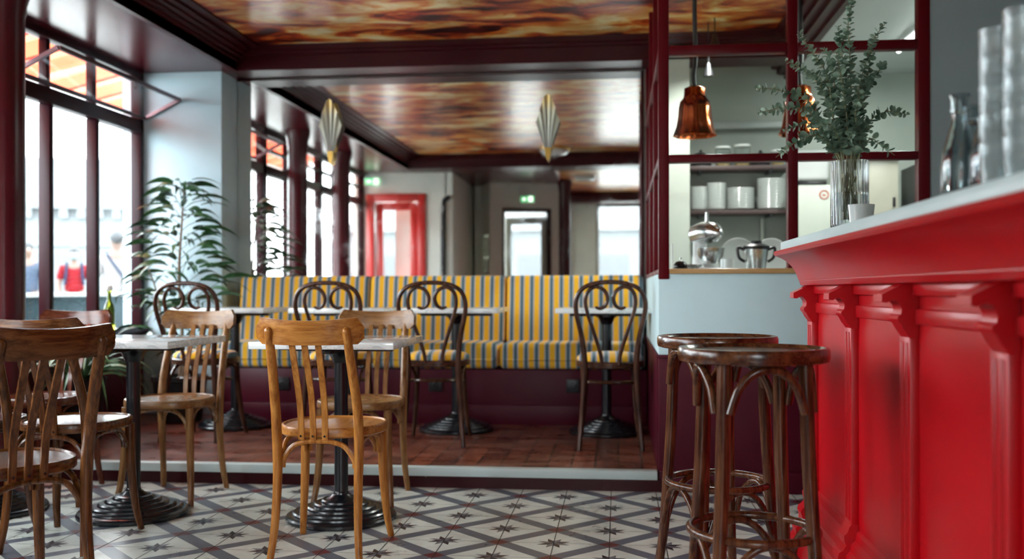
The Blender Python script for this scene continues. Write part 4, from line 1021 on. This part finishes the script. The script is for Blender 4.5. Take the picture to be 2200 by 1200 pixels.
bm = B(); box(bm, -.20, .30, -.358, -.35, .9, 1.6, .004); obj('oven_door', bm, M['black_iron'], t)
bm = B(); tube(bm, [(-.17, -.36, 1.56), (-.17, -.40, 1.56), (.26, -.40, 1.56), (.26, -.36, 1.56)], .01, 8); obj('oven_handle', bm, M['steel'], t)
t = thing('tube_light', 'white tube light on the lowered kitchen ceiling', 'ceiling light', (1.75, 5.7, 2.49))
bm = B(); box(bm, -.03, .03, -.75, .75, -.03, 0, .004); obj('light_housing', bm, M['white_plastic'], t)
bm = B(); tube(bm, [(0, -.72, -.045), (0, .72, -.045)], .016, 12); obj('tube', bm, emit('tube_glow', (.95, 1, .98), 2.2), t)
l = bpy.data.lights.new('tube_lamp_light', 'AREA'); l.shape = 'RECTANGLE'; l.size = .06; l.size_y = 1.4; l.energy = 15; l.color = (.93, 1, .95)
lo = bpy.data.objects.new('tube_lamp_light', l); COL.objects.link(lo); lo.location = (0, 0, -.066); lo.parent = t
bm = B(); tube(bm, [(1.03, 7.25, 1.0), (1.03, 7.25, 1.35), (1.03, 7.25, 1.46)], .012, 8); tag(obj('water_pipe', bm, M['kitchen_wall']), 'thin white pipe under the lower kitchen shelf', 'pipe')

# ---------------------------------------------------------------- plants
def leaf_mesh(bm, p, d, L, w_, droop, rnd, fold=.25, n=6):
    d = d.normalized(); side = d.cross(V(0, 0, 1)); side = side.normalized() if side.length > .05 else V(1, 0, 0)
    side = (side+V(0, 0, rnd.uniform(-1.3, 1.3))).normalized(); side = (side-d*side.dot(d)).normalized()
    q = Vector(p); rows = []; dd = d.copy()
    for i in range(n+1):
        u = i/n; wd = w_*math.sin(PI*min(1, (u*.93+.07))**.75) if i < n else 0
        nn = side.cross(dd).normalized()
        if nn.z < 0: nn = -nn
        rows.append((bm.verts.new(q-side*wd+nn*wd*fold), bm.verts.new(q), bm.verts.new(q+side*wd+nn*wd*fold)) if wd > 1e-5 else (bm.verts.new(q),))
        q = q+dd*(L/n); dd = (dd+V(0, 0, -droop/n)).normalized()
    for A, C_ in zip(rows, rows[1:]):
        if len(C_) == 3:
            bm.faces.new((A[0], A[1], C_[1], C_[0])); bm.faces.new((A[1], A[2], C_[2], C_[1]))
        else:
            bm.faces.new((A[0], A[1], C_[0])); bm.faces.new((A[1], A[2], C_[0]))
leafg = mk_leaf('ficus_leaf', (.008, .035, .014), (.04, .12, .035), .33)
t = thing('potted_ficus', 'tall potted plant with long narrow drooping leaves beside the pale pier', 'plant', (-2.86, 6.22, ZP))
bm = B(); lathe(bm, [(0, 0), (.13, 0), (.14, .01), (.17, .26), (.18, .27), (.18, .30), (.165, .30), (.155, .26), (0, .26)], 32); obj('pot', bm, M['black_plastic'], t)
bm = B(); st_ = cr([(0, 0, .25), (.015, 0, .6), (-.01, .01, .95), (.015, 0, 1.3), (.03, 0, 1.52)], 6); tube(bm, st_, lerp_list([.014, .012, .010, .007, .004], len(st_)), 8)
tube(bm, [(.02, .03, .25), (-.08, -.05, .6), (-.14, -.04, .85), (-.2, -.03, 1.0)], [.010, .008, .006, .004], 8, n=4)
tube(bm, [(.02, -.03, .25), (.1, -.06, .55), (.17, -.08, .8)], [.010, .007, .004], 8, n=4); obj('stem', bm, paint('plant_stem', (.22, .15, .10), .7), t)
rp = random.Random(11); bm = B()
for i in range(125):
    u = i/125; z = .62+.93*u; a = i*2.4+rp.uniform(-.3, .3); reach = (.30*(1-u)+.10)*rp.uniform(.35, 1)
    b0 = V(.01, 0, z); d = V(math.cos(a), math.sin(a)*.75, .55*(1-.3*u)); p = b0+d*reach*.8; p.z += .02
    sd = V(d.x, d.y, .10+.25*rp.random()); leaf_mesh(bm, p, sd, rp.uniform(.17, .27), rp.uniform(.016, .027), rp.uniform(.6, 1.6), rp)
    if i % 4 == 0: tube(bm, [b0, b0.lerp(p, .5)+V(0, 0, .01), p], .0022, 5)
for i in range(70):
    a = rp.uniform(0, 2*PI); z = rp.uniform(.45, .95); c = V(-.12, -.04, z) if i % 2 else V(.12, -.06, z*.85)
    leaf_mesh(bm, c+V(math.cos(a), math.sin(a)*.6, .2)*rp.uniform(.02, .12), V(math.cos(a), math.sin(a)*.7, .4), rp.uniform(.18, .28), rp.uniform(.013, .020), rp.uniform(1.2, 2.4), rp)
for v in bm.verts:
    v.co.x = max(v.co.x, -.415); v.co.y = min(v.co.y, .36)
    if v.co.z < .80: v.co.x = min(v.co.x, .16)
obj('foliage', bm, leafg, t, 60)
t = thing('spider_plant', 'low arching strap leaved plant below the taller plant by the window', 'plant', (-3.05, 5.35, ZP))
bm = B(); lathe(bm, [(0, 0), (.10, 0), (.11, .01), (.13, .34), (.14, .36), (.125, .36), (.115, .33), (0, .33)], 28); obj('pot', bm, M['black_plastic'], t)
bm = B()
for i in range(64):
    a = rp.uniform(0, 2*PI); e = rp.uniform(.7, 2.2)
    leaf_mesh(bm, V(.03*math.cos(a), .03*math.sin(a), .33), V(math.cos(a), math.sin(a), e), rp.uniform(.38, .62), rp.uniform(.010, .016), rp.uniform(1.6, 3.0), rp, .3, 9)
for v in bm.verts: v.co.x = min(.42, max(v.co.x, -.22))
obj('foliage', bm, mk_leaf('strap_leaf', (.03, .11, .04), (.14, .27, .12), .4), t, 60)
# bottle on the sill
t = thing('green_bottle', 'yellow green glass bottle with pale stopper on the window sill', 'bottle', (-3.255, 6.05, .7001))
bm = B(); lathe(bm, [(0, 0), (.033, 0), (.035, .005), (.035, .13), (.028, .16), (.013, .19), (.012, .24), (.015, .242), (.015, .252), (0, .252)], 24); obj('bottle_body', bm, solidglass('green_glass', (.35, .38, .03), .02), t)
bm = B(); lathe(bm, [(0, .2525), (.016, .2525), (.02, .27), (.014, .285), (0, .288)], 16); obj('stopper', bm, M['white_plastic'], t)

# ---------------------------------------------------------------- outside
bm = B(); box(bm, -80, 60, -60, 90, -.5, -.06)
g_ = struct('floor', bm, M['ext_concrete'], label='pale street paving outside the windows')
# striped awning
m_, nt, p = NT('striped_awning_cloth'); tc = nt.nodes.new('ShaderNodeTexCoord'); sp = nt.nodes.new('ShaderNodeSeparateXYZ'); nt.links.new(tc.outputs['Object'], sp.inputs[0])
d = nt.nodes.new('ShaderNodeMath'); d.operation = 'DIVIDE'; d.inputs[1].default_value = .42; nt.links.new(sp.outputs[1], d.inputs[0]); f = nt.nodes.new('ShaderNodeMath'); f.operation = 'FRACT'; nt.links.new(d.outputs[0], f.inputs[0])
rr = ramp(nt, f.outputs[0], [(0, (.85, .30, .18)), (.62, (.80, .07, .04)), (.74, (.85, .42, .30))]); rr.color_ramp.interpolation = 'CONSTANT'
tl = nt.nodes.new('ShaderNodeBsdfTranslucent'); nt.links.new(rr.outputs[0], tl.inputs[0]); nt.links.new(rr.outputs[0], p.inputs['Base Color']); setp(p, rough=.8)
mx = nt.nodes.new('ShaderNodeMixShader'); mx.inputs[0].default_value = .55; nt.links.new(p.outputs[0], mx.inputs[1]); nt.links.new(tl.outputs[0], mx.inputs[2]); nt.links.new(mx.outputs[0], nt.nodes['Material Output'].inputs[0])
t = thing('striped_awning', 'orange and cream striped awning outside above the street windows', 'awning', (0, 0, 0))
bm = B(); prism(bm, [(-3.47, 2.76), (-4.35, 2.545), (-4.35, 2.540), (-3.47, 2.755)], 'y', 1.0, 10.4); obj('awning_cloth', bm, m_, t)
bm = B(); tube(bm, [(-4.35, 1.0, 2.53), (-4.35, 10.4, 2.53)], .018, 10)
for y in (1.4, 4.2, 6.9): tube(bm, [(-3.45, y, 2.70), (-4.33, y, 2.51)], .015, 8)
obj('awning_frame', bm, M['white_plastic'], t)
# street barrier
t = thing('street_barrier', 'blue grey corrugated barrier outside with a white board on top', 'barrier', (-4.75, 0, 0))
bm = B(); n_ = 330; pts = [( .02*math.cos(i*PI), 2+i*.035) for i in range(n_)]
prism_p = [(x, y) for x, y in pts]+[(x-.02, y) for x, y in reversed(pts)]
A = [bm.verts.new((x, y, -.26)) for x, y in pts]; C_ = [bm.verts.new((x, y, .90)) for x, y in pts]
A2_ = [bm.verts.new((x-.03, y, -.26)) for x, y in pts]; C2_ = [bm.verts.new((x-.03, y, .90)) for x, y in pts]
for i in range(n_-1):
    bm.faces.new((A[i], A[i+1], C_[i+1], C_[i])); bm.faces.new((A2_[i], C2_[i], C2_[i+1], A2_[i+1])); bm.faces.new((C_[i], C_[i+1], C2_[i+1], C2_[i]))
obj('corrugated_panel', bm, M['barrier'], t, 80)
bm = B(); box(bm, -.25, .08, 2, 13.5, .90, .935, .003); obj('top_board', bm, M['barrier_top'], t)
# buildings
t = thing('street_market_hall', 'long pale building with a tiled roof across the square', 'building', (-24, 34, -.06), .35)
bm = B(); box(bm, -14, 14, 0, 9, 0, 4.1); obj('walls', bm, M['ext_wall'], t)
bm = B()
for i in range(46): box(bm, -14+i*.62, -13.7+i*.62, -.25, 0, 3.75, 4.1)
box(bm, -14.2, 14.2, -.3, 0, 4.1, 4.3); box(bm, -14.1, 14.1, -.12, 0, 2.7, 2.95); obj('cornice', bm, M['ext_wall'], t)
bm = B(); prism(bm, [(-.3, 4.3), (9.3, 4.3), (7.5, 6.2), (1.5, 6.2)], 'x', -14, 14)
obj('roof', bm, M['ext_roof'], t)
for i in range(9):
    bm = B(); box(bm, -13+i*3.1, -11.4+i*3.1, -.05, .05, .6, 2.4); obj('window', bm, M['ext_roof'], t)
t = thing('corner_house', 'pale house far along the street left of the windows', 'building', (-24, 3, -.06))
bm = B(); box(bm, -8, 0, -7, 9, 0, 3.6); obj('walls', bm, M['ext_wall2'], t)
bm = B(); prism(bm, [(-8.2, 3.6), (.2, 3.6), (-4, 5.2)], 'y', -7.2, 9.2); obj('roof', bm, M['ext_roof'], t)
for i in range(5):
    bm = B(); box(bm, -.02, .04, -6+i*3, -4.6+i*3, .8, 2.6); obj('window', bm, M['ext_roof'], t)
t = thing('street_house', 'pale house across the street behind the shop window', 'building', (1, -26, -.06))
bm = B(); box(bm, -12, 12, -8, 0, 0, 3.4); obj('walls', bm, M['ext_wall'], t)
bm = B(); prism(bm, [(-8.2, 3.4), (.2, 3.4), (-4, 5.0)], 'x', -12.2, 12.2); obj('roof', bm, M['ext_roof'], t)
for i in range(8):
    bm = B(); box(bm, -11+i*3, -9.6+i*3, -.02, .04, .8, 2.4); obj('window', bm, M['ext_roof'], t)

# people outside -------------------------------------------------------------
def skin_obj(name, verts, edges, radii, mat, parent, sub=2):
    me = bpy.data.meshes.new(name); me.from_pydata(verts, edges, []); me.materials.append(mat)
    o = bpy.data.objects.new(name, me); COL.objects.link(o)
    if parent: o.parent = parent
    md = o.modifiers.new('skin', 'SKIN'); md.use_smooth_shade = True
    sv = me.skin_vertices[0].data
    for i, r_ in enumerate(radii): sv[i].radius = (r_, r_) if not isinstance(r_, tuple) else r_
    for i in range(len(verts)): sv[i].use_root = (i == 0)
    s2_ = o.modifiers.new('sub', 'SUBSURF'); s2_.levels = s2_.render_levels = sub
    return o
def person(label, loc, rz, shirt, trousers, arms, mask=False, pack=None, strap=None, hair_r=1.0):
    t = thing('person', label, 'person', loc, rz)
    vs = [(0, 0, .98), (0, 0, 1.12), (0, .0, 1.28), (0, 0, 1.42), (0, .0, 1.50), (0, .012, 1.57), (0, .015, 1.64), (0, .01, 1.71)]
    rd = [(.15, .11), (.13, .10), (.155, .11), (.13, .09), .052, (.062, .075), (.075, .092), (.058, .068)]
    ed = [(i, i+1) for i in range(7)]
    def add(p, r_, par): vs.append(p); rd.append(r_); ed.append((par, len(vs)-1)); return len(vs)-1
    add((0, .105, 1.625), .014, 6)       # nose
    for s in (-1, 1): add((s*.082, .01, 1.635), .014, 6)   # ears
    for s, (el, ha) in zip((-1, 1), arms):
        a = add((s*.17, 0, 1.40), .055, 3); a = add((s*el[0], el[1], el[2]), .042, a); a = add((s*ha[0], ha[1], ha[2]), .030, a)
        h = V(s*ha[0], ha[1], ha[2]); d = (h-V(s*el[0], el[1], el[2])).normalized(); sd = d.cross(V(0, 1, 0)).normalized()
        palm = h+d*.06; b_ = add(tuple(palm), .028, a)
        for k, (o_, l_) in enumerate(((-.026, .075), (-.009, .085), (.009, .080), (.026, .062))):
            q = palm+sd*o_+d*.035; c_ = add(tuple(q), .009, b_); c_ = add(tuple(q+d*l_*.5+V(0, .006, 0)), .008, c_); add(tuple(q+d*l_+V(0, .02, 0)), .007, c_)
        add(tuple(h+d*.05-sd*.05), .010, b_)
    for s in (-1, 1):
        a = add((s*.09, 0, .90), .085, 0); a = add((s*.10, .02, .52), .058, a); a = add((s*.10, -.01, .10), .042, a); add((s*.11, .14, .035), .036, a)
    skin_obj('body', vs, ed, rd, M['skin'], t)
    sv_, sr, se_ = [(0, 0, .92), (0, 0, 1.12), (0, 0, 1.28), (0, 0, 1.42), (0, 0, 1.475)], [(.185, .135), (.165, .125), (.185, .135), (.155, .11), .075], [(0, 1), (1, 2), (2, 3), (3, 4)]
    for s, (el, ha) in zip((-1, 1), arms):
        sv_.append((s*.18, 0, 1.40)); sr.append(.078); se_.append((3, len(sv_)-1))
        p = V(s*.18, 0, 1.40).lerp(V(s*el[0], el[1], el[2]), .8); sv_.append(tuple(p)); sr.append(.066); se_.append((len(sv_)-2, len(sv_)-1))
    skin_obj('shirt', sv_, se_, sr, shirt, t)
    tv, tr, te = [(0, 0, .96)], [(.165, .125)], []
    for s in (-1, 1):
        for p, r_ in (((s*.095, 0, .86), .105), ((s*.10, .02, .52), .078), ((s*.10, -.01, .10), .062)):
            tv.append(p); tr.append(r_); te.append((0 if p[2] > .8 else len(tv)-2, len(tv)-1))
    skin_obj('trousers', tv, te, tr, trousers, t)
    bm = B(); bmesh.ops.create_uvsphere(bm, u_segments=20, v_segments=12, radius=1)
    for v in bm.verts:
        v.co = V(v.co.x*.088, v.co.y*.104-.006, v.co.z*.092+1.685)
        if v.co.z < 1.66 and v.co.y > -.01: v.co.y = min(v.co.y, .05); v.co.z = max(v.co.z, 1.66)
        if v.co.z < 1.60: v.co.z = 1.60
    obj('hair', bm, M['hair'], t, 80)
    for s in (-1, 1):
        bm = B(); bmesh.ops.create_uvsphere(bm, u_segments=8, v_segments=6, radius=.012)
        for v in bm.verts: v.co += V(s*.032, .092, 1.655)
        obj('eye', bm, M['china'], t)
    if mask:
        bm = B(); bmesh.ops.create_uvsphere(bm, u_segments=20, v_segments=12, radius=1)
        for v in bm.verts: v.co = V(v.co.x*.078, max(.03, v.co.y*.095)+.022, v.co.z*.055+1.59)
        obj('face_mask', bm, paint('pale_blue_mask', (.09, .125, .13), .7), t, 80)
    if pack:
        for s in (-1, 1):
            bm = B(); tube(bm, [(s*.115, -.14, 1.30), (s*.118, -.08, 1.47), (s*.118, .02, 1.485), (s*.122, .112, 1.42), (s*.13, .145, 1.28), (s*.15, .12, 1.12)], .022, 8, n=4); obj('backpack_strap', bm, pack, t)
        bm = B(); box(bm, -.15, .15, -.30, -.135, 1.0, 1.46, .05, seg=3); obj('backpack', bm, pack, t)
    if strap:
        bm = B(); tube(bm, [(-.12, 0, 1.495), (-.10, -.11, 1.43), (.02, -.150, 1.25), (.13, -.135, 1.08), (.19, -.05, .98)], .014, 8, n=5); obj('bag_strap', bm, strap, t)
    return t
shirtR = paint('red_shirt', (.11, .004, .007), .8, .1, 0, .05, .1); shirtW = paint('white_shirt', (.13, .12, .12), .7); tro = paint('dark_trousers', (.01, .012, .016), .8)
navy = paint('navy_straps', (.006, .014, .035), .7, .1, 0, .05, .1); shirtN = paint('navy_shirt', (.006, .016, .036), .7)
dn = (((.25, .02, 1.13), (.22, .14, .92)), ((.25, .02, 1.13), (.22, .14, .92)))
person('person in red shirt with face mask and dark backpack straps outside the window', (-9.35, 16.2, -.06), PI+.5, shirtR, tro, dn, mask=True, pack=navy)
person('person seen from behind in white shirt with a dark diagonal bag strap', (-6.30, 11.9, -.06), .55, shirtW, tro, (((.27, -.02, 1.12), (.25, .08, .88)), ((.27, -.02, 1.12), (.25, .08, .88))), strap=navy)
person('person in dark blue, mostly hidden behind the round column outside', (-9.0, 14.3, -.06), PI+.3, shirtN, tro, dn)
